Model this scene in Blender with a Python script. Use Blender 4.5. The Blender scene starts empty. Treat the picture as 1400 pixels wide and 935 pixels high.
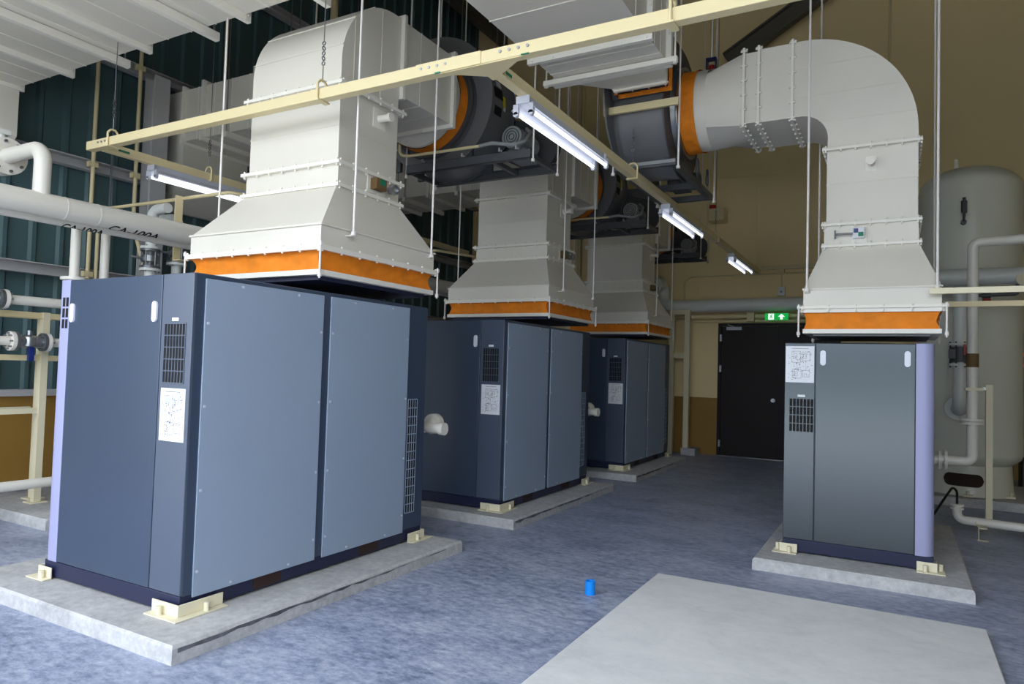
import bpy, bmesh, math, random
from mathutils import Vector, Matrix
random.seed(7)
PI = math.pi
COL = bpy.context.scene.collection

# ------------------------------------------------------------------ materials
def lin(c):
    return tuple((v/255/12.92 if v/255 <= .04045 else ((v/255+.055)/1.055)**2.4) for v in c)

def mat(name, rgb, rough=.5, metal=0., var=0., vscale=6., bump=0., bscale=40., emit=0., spec=.5, coat=0.):
    m = bpy.data.materials.new(name); m.use_nodes = True
    nt = m.node_tree; b = nt.nodes['Principled BSDF']
    c = lin(rgb)
    b.inputs['Base Color'].default_value = (*c, 1)
    b.inputs['Roughness'].default_value = rough
    b.inputs['Metallic'].default_value = metal
    b.inputs['Specular IOR Level'].default_value = spec
    if coat: b.inputs['Coat Weight'].default_value = coat
    if emit:
        b.inputs['Emission Color'].default_value = (*c, 1); b.inputs['Emission Strength'].default_value = emit
    if var or bump:
        tc = nt.nodes.new('ShaderNodeTexCoord')
    if var:
        n = nt.nodes.new('ShaderNodeTexNoise'); n.inputs['Scale'].default_value = vscale; n.inputs['Detail'].default_value = 6
        r = nt.nodes.new('ShaderNodeMapRange'); r.inputs[1].default_value = .3; r.inputs[2].default_value = .7
        r.inputs[3].default_value = 1-var; r.inputs[4].default_value = 1+var
        mx = nt.nodes.new('ShaderNodeMix'); mx.data_type = 'RGBA'; mx.blend_type = 'MULTIPLY'; mx.inputs[0].default_value = 1
        mx.inputs[6].default_value = (*c, 1)
        nt.links.new(tc.outputs['Object'], n.inputs['Vector']); nt.links.new(n.outputs['Fac'], r.inputs[0])
        nt.links.new(r.outputs[0], mx.inputs[7]); nt.links.new(mx.outputs[2], b.inputs['Base Color'])
    if bump:
        n2 = nt.nodes.new('ShaderNodeTexNoise'); n2.inputs['Scale'].default_value = bscale; n2.inputs['Detail'].default_value = 4
        bp = nt.nodes.new('ShaderNodeBump'); bp.inputs['Strength'].default_value = bump; bp.inputs['Distance'].default_value = .01
        nt.links.new(tc.outputs['Object'], n2.inputs['Vector']); nt.links.new(n2.outputs['Fac'], bp.inputs['Height'])
        nt.links.new(bp.outputs['Normal'], b.inputs['Normal'])
    return m

def concrete(name, dark, mid, light, rough, sx=1., streak=0., bump=.15, fine=.5):
    m = bpy.data.materials.new(name); m.use_nodes = True
    nt = m.node_tree; b = nt.nodes['Principled BSDF']; N = nt.nodes.new; L = nt.links.new
    tc = N('ShaderNodeTexCoord'); mp = N('ShaderNodeMapping'); mp.inputs['Scale'].default_value = (sx, sx*(1+streak), sx)
    mp.inputs['Rotation'].default_value = (0, 0, .35)
    L(tc.outputs['Object'], mp.inputs['Vector'])
    n1 = N('ShaderNodeTexNoise'); n1.inputs['Scale'].default_value = 1.1; n1.inputs['Detail'].default_value = 9; n1.inputs['Roughness'].default_value = .68
    n1.inputs['Distortion'].default_value = .6
    n2 = N('ShaderNodeTexNoise'); n2.inputs['Scale'].default_value = 9; n2.inputs['Detail'].default_value = 8; n2.inputs['Roughness'].default_value = .75
    L(mp.outputs[0], n1.inputs['Vector']); L(mp.outputs[0], n2.inputs['Vector'])
    mix = N('ShaderNodeMix'); mix.data_type = 'FLOAT'; mix.inputs[0].default_value = fine
    L(n1.outputs['Fac'], mix.inputs[2]); L(n2.outputs['Fac'], mix.inputs[3])
    cr = N('ShaderNodeValToRGB'); e = cr.color_ramp.elements
    e[0].position = .38; e[0].color = (*lin(dark), 1); e[1].position = .64; e[1].color = (*lin(light), 1)
    k = cr.color_ramp.elements.new(.5); k.color = (*lin(mid), 1)
    L(mix.outputs[0], cr.inputs[0]); L(cr.outputs[0], b.inputs['Base Color'])
    mr = N('ShaderNodeMapRange'); mr.inputs[1].default_value = .3; mr.inputs[2].default_value = .7; mr.inputs[3].default_value = rough-.08; mr.inputs[4].default_value = rough+.12
    L(n2.outputs['Fac'], mr.inputs[0]); L(mr.outputs[0], b.inputs['Roughness'])
    bp = N('ShaderNodeBump'); bp.inputs['Strength'].default_value = bump; bp.inputs['Distance'].default_value = .01
    L(n2.outputs['Fac'], bp.inputs['Height']); L(bp.outputs[0], b.inputs['Normal'])
    return m

M = dict(
    floor=concrete('floor_concrete', (100, 111, 136), (150, 159, 184), (192, 197, 212), .40, 1.5, .6, .12, .62),
    pad=concrete('plinth_concrete', (160, 160, 162), (182, 182, 183), (204, 203, 202), .8, 2.2, 0, .25, .6),
    slab=concrete('slab_concrete', (206, 207, 209), (218, 219, 220), (228, 228, 228), .8, 1.3, .4, .1, .4),
    apron=concrete('apron_concrete', (196, 194, 188), (208, 206, 200), (220, 218, 212), .8, .5, 0, .1, .5),
    stain=mat('dark_form_stain', (95, 97, 104), .8, var=.5, vscale=14),
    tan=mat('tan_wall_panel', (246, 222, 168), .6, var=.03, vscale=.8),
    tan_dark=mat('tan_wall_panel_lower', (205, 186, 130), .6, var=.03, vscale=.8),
    dado=mat('ochre_brown_dado', (158, 120, 52), .6, var=.08, vscale=2),
    teal=mat('teal_sheet_metal', (72, 98, 101), .45, var=.08, vscale=1.5),
    greywhite=mat('grey_white_steel', (188, 187, 188), .5),
    ceil=mat('dark_roof_sheet', (80, 84, 84), .7),
    roofsteel=mat('roof_steel', (96, 92, 84), .6),
    duct=mat('off_white_duct_paint', (222, 217, 206), .42, var=.02, vscale=3, bump=.04, bscale=3),
    flange=mat('white_flange_paint', (236, 232, 222), .45),
    orange=mat('orange_canvas', (232, 132, 18), .75, var=.12, vscale=9, bump=.35, bscale=18),
    rod=mat('white_rod_paint', (235, 230, 226), .5),
    cab=mat('blue_grey_cabinet_paint', (57, 71, 92), .3, spec=.6),
    cabpanel=mat('grey_cabinet_front_paint', (78, 88, 106), .3, spec=.6),
    cabside=mat('light_grey_blue_side_panel', (150, 166, 188), .5, metal=.0, var=.02, vscale=2),
    cabr=mat('brushed_grey_cabinet_paint', (98, 104, 110), .2, metal=.6),
    navy=mat('navy_base_paint', (30, 35, 66), .4),
    lav=mat('lavender_trim_paint', (160, 162, 200), .35),
    black=mat('black_void', (8, 9, 11), .8),
    brown=mat('brown_pocket', (52, 34, 30), .8),
    cream=mat('cream_bracket_paint', (226, 219, 192), .5),
    yel=mat('pale_yellow_steel_paint', (225, 209, 164), .45),
    paleyel=mat('light_cream_steel_paint', (228, 219, 188), .45),
    paper=mat('white_paper', (226, 228, 234), .7),
    ink=mat('grey_ink', (46, 50, 58), .8),
    handle=mat('white_plastic', (226, 228, 240), .4),
    fan=mat('charcoal_fan_paint', (108, 109, 112), .38, var=.05, vscale=4),
    fandark=mat('dark_fan_steel', (72, 74, 78), .45),
    motor=mat('grey_motor_paint', (140, 143, 144), .45),
    mesh=None,
    steel=mat('bare_steel', (165, 168, 172), .3, metal=.9),
    darksteel=mat('dull_valve_steel', (122, 124, 128), .4, metal=.7),
    pipe=mat('off_white_pipe_paint', (230, 226, 216), .35),
    pipegrey=mat('pale_grey_pipe_paint', (224, 227, 222), .33),
    tank=mat('grey_white_tank_paint', (222, 222, 208), .28, var=.02, vscale=1.5),
    door=mat('dark_brown_door_paint', (36, 28, 29), .5, spec=.25),
    green=mat('green_sign', (0, 150, 60), .5, emit=.5),
    white_lit=mat('white_sign', (235, 245, 240), .5, emit=.5),
    tube=mat('fluorescent_tube', (246, 250, 255), .5, emit=.95),
    lampwhite=mat('white_lamp_housing', (196, 199, 212), .35),
    blue=mat('bright_blue_plastic', (0, 138, 235), .4),
    dblue=mat('deep_blue_steel', (20, 40, 110), .4),
    red=mat('red_paint', (170, 25, 25), .4),
    cable=mat('black_rubber', (12, 12, 13), .5),
    gtape=mat('green_tape', (20, 120, 90), .6),
    yellowlab=mat('yellow_label', (225, 205, 50), .6),
    led=mat('red_led', (255, 60, 20), .5, emit=3.),
    gland=mat('gland_brown', (110, 84, 48), .7),
)
def perforated():
    m = bpy.data.materials.new('perforated_guard'); m.use_nodes = True
    nt = m.node_tree; b = nt.nodes['Principled BSDF']; N = nt.nodes.new
    tc = N('ShaderNodeTexCoord'); v = N('ShaderNodeTexVoronoi'); v.inputs['Scale'].default_value = 55; v.inputs['Randomness'].default_value = 0
    cr = N('ShaderNodeValToRGB'); cr.color_ramp.interpolation = 'CONSTANT'
    cr.color_ramp.elements[0].color = (.006, .006, .007, 1); cr.color_ramp.elements[1].position = .42; cr.color_ramp.elements[1].color = (.05, .05, .053, 1)
    nt.links.new(tc.outputs['Object'], v.inputs['Vector']); nt.links.new(v.outputs['Distance'], cr.inputs[0]); nt.links.new(cr.outputs[0], b.inputs['Base Color'])
    b.inputs['Roughness'].default_value = .5
    return m
M['mesh'] = perforated()

# ------------------------------------------------------------------ mesh builder
def root_loc(o):
    v = Vector((0, 0, 0))
    while o is not None:
        v += Vector(o.location); o = o.parent
    return v

class MB:
    def __init__(s): s.v = []; s.f = []; s.mi = []; s.cur = 0
    def m(s, i): s.cur = i; return s
    def add(s, vs, fs):
        n = len(s.v); s.v += [tuple(p) for p in vs]
        for f in fs: s.f.append([n+i for i in f]); s.mi.append(s.cur)
        return s
    def box(s, x0, y0, z0, x1, y1, z1):
        if x0 > x1: x0, x1 = x1, x0
        if y0 > y1: y0, y1 = y1, y0
        if z0 > z1: z0, z1 = z1, z0
        return s.add([(x0,y0,z0),(x1,y0,z0),(x1,y1,z0),(x0,y1,z0),(x0,y0,z1),(x1,y0,z1),(x1,y1,z1),(x0,y1,z1)],
                     [(3,2,1,0),(4,5,6,7),(0,1,5,4),(1,2,6,5),(2,3,7,6),(3,0,4,7)])
    def beam(s, a, b, w, h, up=(0,0,1)):
        a = Vector(a); b = Vector(b); d = (b-a).normalized(); u = Vector(up)
        if abs(d.dot(u)) > .99: u = Vector((0,1,0))
        sd = d.cross(u).normalized(); u = sd.cross(d)
        vs = [p + sd*i*w/2 + u*j*h/2 for p in (a, b) for i, j in ((-1,-1),(1,-1),(1,1),(-1,1))]
        return s.add(vs, [(0,1,2,3)[::-1],(4,5,6,7),(0,1,5,4),(1,2,6,5),(2,3,7,6),(3,0,4,7)])
    def cyl(s, a, b, r, n=20, r2=None):
        a = Vector(a); b = Vector(b); d = (b-a).normalized(); r2 = r if r2 is None else r2
        t = Vector((0,0,1)) if abs(d.z) < .9 else Vector((1,0,0))
        p = d.cross(t).normalized(); q = d.cross(p)
        A = [a + (p*math.cos(2*PI*i/n)+q*math.sin(2*PI*i/n))*r for i in range(n)]
        B = [b + (p*math.cos(2*PI*i/n)+q*math.sin(2*PI*i/n))*r2 for i in range(n)]
        return s.add(A+B, [(i, n+i, n+(i+1) % n, (i+1) % n) for i in range(n)] + [tuple(range(n)), tuple(range(2*n-1, n-1, -1))])
    def ring(s, a, b, ro, ri, n=28):                      # a tube wall with a hole
        a = Vector(a); b = Vector(b); d = (b-a).normalized()
        t = Vector((0,0,1)) if abs(d.z) < .9 else Vector((1,0,0))
        p = d.cross(t).normalized(); q = d.cross(p)
        vs = []
        for c, r in ((a,ro),(b,ro),(b,ri),(a,ri)):
            vs += [c + (p*math.cos(2*PI*i/n)+q*math.sin(2*PI*i/n))*r for i in range(n)]
        fs = []
        for k in range(4):
            k2 = (k+1) % 4
            fs += [(k*n+i, k2*n+i, k2*n+(i+1) % n, k*n+(i+1) % n) for i in range(n)]
        return s.add(vs, fs)
    def lathe(s, prof, c, n=48):                          # (r, z) profile about the z axis at c
        vs = []; fs = []
        for r, z in prof: vs += [(c[0]+r*math.cos(2*PI*i/n), c[1]+r*math.sin(2*PI*i/n), c[2]+z) for i in range(n)]
        for k in range(len(prof)-1): fs += [(k*n+i, k*n+(i+1) % n, (k+1)*n+(i+1) % n, (k+1)*n+i) for i in range(n)]
        fs += [tuple(range(n))[::-1], tuple(range((len(prof)-1)*n, len(prof)*n))]
        return s.add(vs, fs)
    def prism(s, poly, axis, a, b):                       # polygon in the two other axes, extruded along axis
        def P(u, v, w): return {'x': (w,u,v), 'y': (u,w,v), 'z': (u,v,w)}[axis]
        n = len(poly); vs = [P(u,v,a) for u,v in poly]+[P(u,v,b) for u,v in poly]
        return s.add(vs, [(i,(i+1) % n,n+(i+1) % n,n+i) for i in range(n)]+[tuple(range(n))[::-1], tuple(range(n,2*n))])
    def loft(s, A, B, caps=True):
        n = len(A)
        return s.add(list(A)+list(B), [(i,(i+1) % n,n+(i+1) % n,n+i) for i in range(n)]+([tuple(range(n))[::-1], tuple(range(n,2*n))] if caps else []))
    def tube(s, pts, r, bend=0., n=14, arc=7):
        P = [Vector(p) for p in pts]; path = [P[0]]
        for i in range(1, len(P)-1):
            a, b, c = P[i-1], P[i], P[i+1]; d1 = (b-a).normalized(); d2 = (c-b).normalized()
            th = d1.angle(d2, 0)
            if bend <= 0 or th < .02: path.append(b); continue
            t = min(bend*math.tan(th/2), (b-a).length*.48, (c-b).length*.48); R = t/math.tan(th/2)
            p0 = b-d1*t; nrm = (d2-d1*d1.dot(d2)).normalized(); ce = p0+nrm*R
            for k in range(arc+1):
                x = th*k/arc; path.append(ce-nrm*R*math.cos(x)+d1*R*math.sin(x))
        path.append(P[-1])
        d = (path[1]-path[0]).normalized(); t = Vector((0,0,1)) if abs(d.z) < .9 else Vector((1,0,0))
        u = d.cross(t).normalized(); vs = []; fs = []
        for i, p in enumerate(path):
            dd = ((path[min(i+1,len(path)-1)]-p).normalized()+(p-path[max(i-1,0)]).normalized()).normalized()
            u = (u-dd*u.dot(dd)).normalized(); w = dd.cross(u)
            vs += [p+(u*math.cos(2*PI*k/n)+w*math.sin(2*PI*k/n))*r for k in range(n)]
        for i in range(len(path)-1):
            fs += [(i*n+k, i*n+(k+1) % n, (i+1)*n+(k+1) % n, (i+1)*n+k) for k in range(n)]
        fs += [tuple(range(n))[::-1], tuple(range((len(path)-1)*n, len(path)*n))]
        return s.add(vs, fs)
    def build(s, name, mats, parent=None, bevel=0., flat=False, angle=38):
        o0 = root_loc(parent)
        me = bpy.data.meshes.new(name); me.from_pydata([tuple(Vector(v)-o0) for v in s.v], [], s.f); me.update()
        if not isinstance(mats, (list, tuple)): mats = [mats]
        for mm in mats: me.materials.append(M[mm] if isinstance(mm, str) else mm)
        for p, i in zip(me.polygons, s.mi): p.material_index = i
        bm = bmesh.new(); bm.from_mesh(me); bmesh.ops.recalc_face_normals(bm, faces=bm.faces); bm.to_mesh(me); bm.free()
        if not flat:
            for p in me.polygons: p.use_smooth = True
            me.set_sharp_from_angle(angle=math.radians(angle))
        o = bpy.data.objects.new(name, me); COL.objects.link(o); o.parent = parent
        if bevel:
            b = o.modifiers.new('bevel', 'BEVEL'); b.width = bevel; b.segments = 2; b.limit_method = 'ANGLE'; b.angle_limit = math.radians(50); b.harden_normals = False
        return o

def tag(o, label, cat, group=None, kind=None):
    o['label'] = label; o['category'] = cat
    if group: o['group'] = group
    if kind: o['kind'] = kind
    return o
def thing(name, loc, label, cat, group=None):
    o = bpy.data.objects.new(name, None); COL.objects.link(o); o.location = loc; o.empty_display_size = .1
    return tag(o, label, cat, group)
def struct(o): o['kind'] = 'structure'; return o
def dup(root, delta, label=None, skip=()):
    def cp(o, par):
        c = o.copy(); COL.objects.link(c); c.parent = par
        for ch in list(o.children):
            if ch.name.split('.')[0] in skip: continue
            cp(ch, c)
        return c
    r = cp(root, None); r.location = Vector(root.location)+Vector(delta)
    if label: r['label'] = label
    return r
PIT = 3.368

# ------------------------------------------------------------------ camera
def camera():
    yaw, pitch, roll = -.5071, .0382, .0292
    cy, sy, cp, sp = math.cos(yaw), math.sin(yaw), math.cos(pitch), math.sin(pitch)
    f = Vector((sy*cp, cy*cp, sp)); r = Vector((cy, -sy, 0)); u = r.cross(f)
    r2 = r*math.cos(roll)+u*math.sin(roll); u2 = -r*math.sin(roll)+u*math.cos(roll)
    cd = bpy.data.cameras.new('camera'); co = bpy.data.objects.new('camera', cd); COL.objects.link(co)
    cd.sensor_width = 36; cd.lens = 951.27/1400*36; cd.clip_start = .05; cd.clip_end = 200
    m = Matrix((r2, u2, -f)).transposed().to_4x4(); m.translation = (0, 0, 1.44); co.matrix_world = m
    bpy.context.scene.camera = co
camera()

# ------------------------------------------------------------------ setting
XL, YB, ZC, XR = -8.15, 12.75, 8.9, 6.5
struct(MB().box(-12, -.45, -.2, 10, 15.2, 0).build('floor', 'floor', flat=True))
struct(MB().box(-30, -30, 0, 30, -29.8, 5.5).build('unseen_reflected_wall', 'teal', flat=True))  # unseen, added to give the right cabinet's front something dark to reflect
struct(MB().box(-40, -50, -.2, 40, -.45, 0).build('ground', 'apron', flat=True))
# left wall: trapezoid teal sheet above a flat ochre dado
mb = MB().m(1).box(XL-.15, -.45, 0, XL+.02, YB, 1.0)
mb.m(0); y = -.45; prof = []
while y < YB-.3:
    prof += [(XL, y), (XL, y+.19), (XL+.035, y+.215), (XL+.035, y+.255), (XL, y+.28)]; y += .28
prof += [(XL, YB), (XL-.06, YB), (XL-.06, -.45)]
mb.prism(prof, 'z', 1.0, ZC)
struct(mb.build('wall_left', ['teal', 'dado'], flat=True))
struct(MB().box(XL-.02, -.45, 1.0, XL+.09, YB-.01, 1.07).build('trim_1', 'greywhite'))
for i, z in enumerate((2.36, 3.60, 4.90, 6.6)):
    t = MB(); t.box(XL+.036, -.45, z-.06, XL+.045, YB-.02, z+.06).box(XL+.036, -.45, z+.05, XL+.16, YB-.02, z+.06).box(XL+.036, -.45, z-.06, XL+.16, YB-.02, z-.05)
    struct(t.build('trim_%d' % (i+2), 'greywhite'))
# steel columns along the left wall
for i, y in enumerate((1.78, 5.15, 8.52)):
    t = MB().box(XL+.17, y-.1, 0, XL+.185, y+.1, 4.83).box(XL+.35, y-.1, 0, XL+.365, y+.1, 4.83).box(XL+.185, y-.006, 0, XL+.35, y+.006, 4.83)
    t.box(XL+.15, y-.13, 0, XL+.39, y+.13, .03)
    struct(t.build('trim_%d' % (i+6), 'greywhite'))
# back wall: tan upper with vertical panel seams and ochre dado
t = MB().box(XL, YB, 1.02, 1.51, YB+.15, ZC)
t.m(1).box(XL, YB-.012, 0, -2.83, YB+.14, 1.02).box(-.83, YB-.012, 0, 1.51, YB+.14, 1.02).box(-2.83, YB+.05, 0, -.83, YB+.14, 1.02)
struct(t.build('wall_back', ['tan', 'dado'], flat=True))
t = MB()
for x in (-7.2, -6.2, -5.2, -4.2, -3.2, -2.2, -1.2, -.2, .8): t.box(x, YB-.008, 1.03, x+.012, YB+.01, ZC)
for z in (3.15, 5.0, 6.9): t.box(XL, YB-.006, z, 1.51, YB+.01, z+.012)
struct(t.build('trim_9', 'tan', flat=True))
t = MB().box(1.51, YB, 0, 1.66, 15, ZC); struct(t.build('wall_return', 'tan', flat=True))
struct(MB().box(1.66, 14.8, 0, XR+.15, 15, ZC).build('wall_recess', 'tan', flat=True))
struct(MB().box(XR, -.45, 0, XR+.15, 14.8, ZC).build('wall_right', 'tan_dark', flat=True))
struct(MB().box(XL-.2, -.45, ZC, XR+.2, 15.1, ZC+.12).build('ceiling', 'ceil', flat=True))
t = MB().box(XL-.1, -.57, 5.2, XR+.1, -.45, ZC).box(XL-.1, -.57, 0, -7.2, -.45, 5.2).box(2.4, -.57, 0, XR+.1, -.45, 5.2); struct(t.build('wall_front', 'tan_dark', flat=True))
# roof purlins and trusses
k = 10
for y in (1.2, 3.6, 6.0, 8.4, 10.8):
    t = MB().box(XL+.1, y-.04, 8.62, XR, y+.04, 8.88); struct(t.build('trim_%d' % k, 'roofsteel')); k += 1
for x in (-7.4, -5.6, -3.8, .5):
    t = MB().box(x-.09, -1.4, 8.3, x+.09, YB-.02, 8.33).box(x-.09, -1.4, 8.58, x+.09, YB-.02, 8.61).box(x-.008, -1.4, 8.33, x+.008, YB-.02, 8.58)
    struct(t.build('trim_%d' % k, 'roofsteel')); k += 1
t = MB().beam((-2.6, 12.35, 6.85), (.3, 12.35, 8.55), .16, .03, (0,0,1)).beam((-2.6-.14, 12.35, 6.85+.24), (.3-.14, 12.35, 8.55+.24), .16, .03).beam((-2.67, 12.35, 6.97), (.23, 12.35, 8.67), .02, .26)
struct(t.build('trim_%d' % k, 'roofsteel')); k += 1

# double door in the back wall
def door():
    d = bpy.data.objects.new('door_1', None); COL.objects.link(d); d.location = (-1.83, YB, 0); struct(d)
    z1 = 2.31
    fr = MB().box(-2.83, YB-.03, 0, -2.78, YB+.06, z1+.05).box(-.88, YB-.03, 0, -.83, YB+.06, z1+.05).box(-2.78, YB-.03, z1, -.88, YB+.06, z1+.05)
    fr.build('door_frame', 'door', d)
    a = MB().box(-2.778, YB-.015, .01, -1.83, YB+.035, z1-.003).build('door_leaf', 'door', d, .004)
    b = MB().box(-1.822, YB-.015, .01, -.882, YB+.035, z1-.003).build('door_leaf', 'door', d, .004)
    MB().box(-1.85, YB-.024, .02, -1.80, YB-.014, z1-.02).build('meeting_strip', 'door', a)
    kn = MB().cyl((-1.885, YB-.016, 1.02), (-1.885, YB-.024, 1.02), .035).cyl((-1.885, YB-.02, 1.02), (-1.885, YB-.055, 1.02), .013).cyl((-1.885, YB-.05, 1.02), (-1.885, YB-.085, 1.02), .028)
    kn.build('door_knob', 'steel', a)
    for z in (.22, 1.55, 2.1): MB().box(-2.80, YB-.042, z-.06, -2.765, YB-.014, z+.06).build('hinge', 'steel', a)
    cl = MB().box(-2.68, YB-.07, 2.24, -2.42, YB-.016, 2.295).beam((-2.55, YB-.05, 2.30), (-2.66, YB-.045, 2.335), .02, .012)
    cl.build('door_closer', 'lampwhite', a)
    MB().box(-2.83, YB-.06, 0, -.83, YB+.04, .008).build('threshold', 'steel', d)
door()

# ------------------------------------------------------------------ plinths
def plinth(x0, y0, x1, y1, h, label, stain=True, m='pad'):
    o = thing('concrete_plinth', ((x0+x1)/2, (y0+y1)/2, 0), label, 'plinth', None)
    c = .014
    A = [(x0,y0,0),(x1,y0,0),(x1,y1,0),(x0,y1,0)]; Bq = [(x0+.002,y0+.002,h-c),(x1-.002,y0+.002,h-c),(x1-.002,y1-.002,h-c),(x0+.002,y1-.002,h-c)]
    T = [(x0+c,y0+c,h),(x1-c,y0+c,h),(x1-c,y1-c,h),(x0+c,y1-c,h)]
    mb = MB(); mb.add(A+Bq+T, [(3,2,1,0)]+[(i,(i+1) % 4,4+(i+1) % 4,4+i) for i in range(4)]+[(4+i,4+(i+1) % 4,8+(i+1) % 4,8+i) for i in range(4)]+[(8,9,10,11)])
    mb.build('block', m, o, flat=True)
    if stain:
        # irregular dark form-work streak along the long side
        n = 26; up = []; lo = []
        rr = random.Random(int(abs(y0)*100))
        for i in range(n+1):
            y = y0+.03+(y1-y0-.25)*i/n
            up.append((x1+.0005, y, h*(.78+.10*rr.random()-.1*(i/n)))); lo.append((x1+.0005, y, h*(.52+.16*rr.random()+.12*(i/n))))
        mb = MB(); mb.add(up+lo, [(i, i+1, n+2+i, n+1+i) for i in range(n)]); mb.build('streak', 'stain', o, flat=True)
    return o
PH = .0875
plinth(-5.0, 2.146, -2.967, 4.64, PH, 'concrete plinth under the nearest left cabinet, largest in view')
plinth(-5.0, 5.516, -2.993, 8.025, PH, 'concrete plinth under the middle cabinet of the left row')
plinth(-5.0, 8.843, -2.99, 11.315, PH, 'concrete plinth under the farthest cabinet of the left row')
plinth(-.941, 5.468, .451, 7.76, PH, 'concrete plinth under the lone cabinet on the right', False)
plinth(-7.5, 3.2, -6.1, 4.6, .09, 'low concrete plinth in shadow behind the nearest cabinet at far left', False)
plinth(-.2, 9.60, 1.9, 11.2, .10, 'concrete plinth carrying the tall white tank', False)
s = thing('concrete_slab', (-.5, 3.3, 0), 'large low pale concrete slab with nothing on it, in the right foreground', 'slab')
MB().box(-1.463, 1.9, 0, .454, 4.839, .04).build('block', 'slab', s, .008)
tag(MB().box(-3.36, 12.3, 0, -3.1, 12.6, .13).build('concrete_block', 'pad', None, .01), 'small grey concrete footing block at the wall left of the dark door', 'block')

# ------------------------------------------------------------------ compressor cabinets
def grille(o, name, mframe, plane, a0, a1, z0, z1, nc, nr, depth):
    """slotted vent: black slots between body-coloured bars. plane ('y',value,sign) or ('x',value,sign)"""
    ax, v, sg = plane; mb = MB()
    def bx(u0, w0, u1, w1, d0, d1):
        if ax == 'y': mb.box(u0, v+sg*d0, w0, u1, v+sg*d1, w1)
        else: mb.box(v+sg*d0, u0, w0, v+sg*d1, u1, w1)
    mb.m(0); bx(a0, z0, a1, z1, -.002, .0012)
    mb.m(1); bw = (a1-a0)/nc*.20; bh = (z1-z0)/nr*.085
    for i in range(nc+1):
        u = a0+(a1-a0)*i/nc; bx(u-bw/2, z0-bh/2, u+bw/2, z1+bh/2, -.002, depth)
    for j in range(nr+1):
        z = z0+(z1-z0)*j/nr; bx(a0-bw/2, z-bh/2, a1+bw/2, z+bh/2, -.002, depth+.0006)
    return mb.build(name, ['black', mframe], o, flat=True)

def diagram(o, x0, z0, x1, z1, y):
    sh = MB().box(x0, y-.003, z0, x1, y+.001, z1).build('diagram_sheet', 'paper', o, flat=True)
    sh['label'] = 'white paper diagram sheet'
    r = random.Random(3); mb = MB(); w = x1-x0; h = z1-z0
    def ln(u0, v0, u1, v1, t=.004):
        mb.box(x0+u0*w-(t*w if u0 == u1 else 0)/2, y-.0036, z0+v0*h-(t*h if v0 == v1 else 0)/2, x0+u1*w+(t*w if u0 == u1 else 0)/2, y-.0028, z0+v1*h+(t*h if v0 == v1 else 0)/2)
    def rc(u0, v0, u1, v1, t=.006): ln(u0,v0,u1,v0,t); ln(u0,v1,u1,v1,t); ln(u0,v0,u0,v1,t); ln(u1,v0,u1,v1,t)
    u = .22
    while u < .78: ln(u, .935, u+.03, .935, .014); u += .045
    rc(.22,.55,.52,.86); rc(.28,.66,.40,.80); rc(.58,.60,.86,.84); rc(.62,.66,.72,.78); rc(.24,.12,.55,.36); rc(.60,.16,.84,.34); rc(.3,.18,.42,.30)
    ln(.4,.36,.4,.55); ln(.52,.7,.58,.7); ln(.7,.34,.7,.6); ln(.55,.24,.6,.24); ln(.52,.78,.58,.78)
    for i in range(70):
        a, b = r.uniform(.07,.9), r.uniform(.08,.86); ln(a, b, min(.95, a+r.uniform(.02,.06)), b, .008)
    for i in range(26):
        a, b = r.uniform(.26,.82), r.uniform(.14,.82); ln(a, b, a, b+r.uniform(.02,.06), .012)
    p = mb.build('diagram_print', 'ink', sh, flat=True)

def foot(o, cx, cy, sx, sy, lx, ly, z0=PH):
    """angle bracket round one base corner; sx, sy point outwards"""
    mb = MB(); t = .008; g = .012
    X = cx+sx*g; Y = cy+sy*g
    def ell(t, za, zb):                                    # L-shaped plate, one closed piece
        return mb.prism([(X-sx*lx, Y), (X, Y), (X, Y-sy*ly), (X+sx*t, Y-sy*ly), (X+sx*t, Y+sy*t), (X-sx*lx, Y+sy*t)], 'z', za, zb)
    ell(.055, z0+.0005, z0+.008); ell(t, z0+.008, z0+.07)
    b = mb.build('anchor_bracket', 'cream', o, .002); b['label'] = 'cream angle bracket at the base'
    for px, py in ((X-sx*lx*.55, Y+sy*.03), (X+sx*.03, Y-sy*ly*.55)):
        MB().cyl((px, py, z0+.006), (px, py, z0+.055), .015, 12).build('anchor_bolt', 'cream', b)

def handle(par, x, z, y):
    mb = MB(); w, h = .02, .058
    poly = [(x+w*math.cos(a), z+h-w+w*math.sin(a)) for a in [PI*i/8 for i in range(9)]]+[(x+w*math.cos(a), z-h+w+w*math.sin(a)) for a in [PI+PI*i/8 for i in range(9)]]
    mb.prism(poly, 'y', y-.012, y+.002); mb.box(x-.009, y-.0135, z+.026, x+.009, y-.011, z+.032)
    h_ = mb.build('handle', 'handle', par, .003); h_['label'] = 'white door handle'

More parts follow.
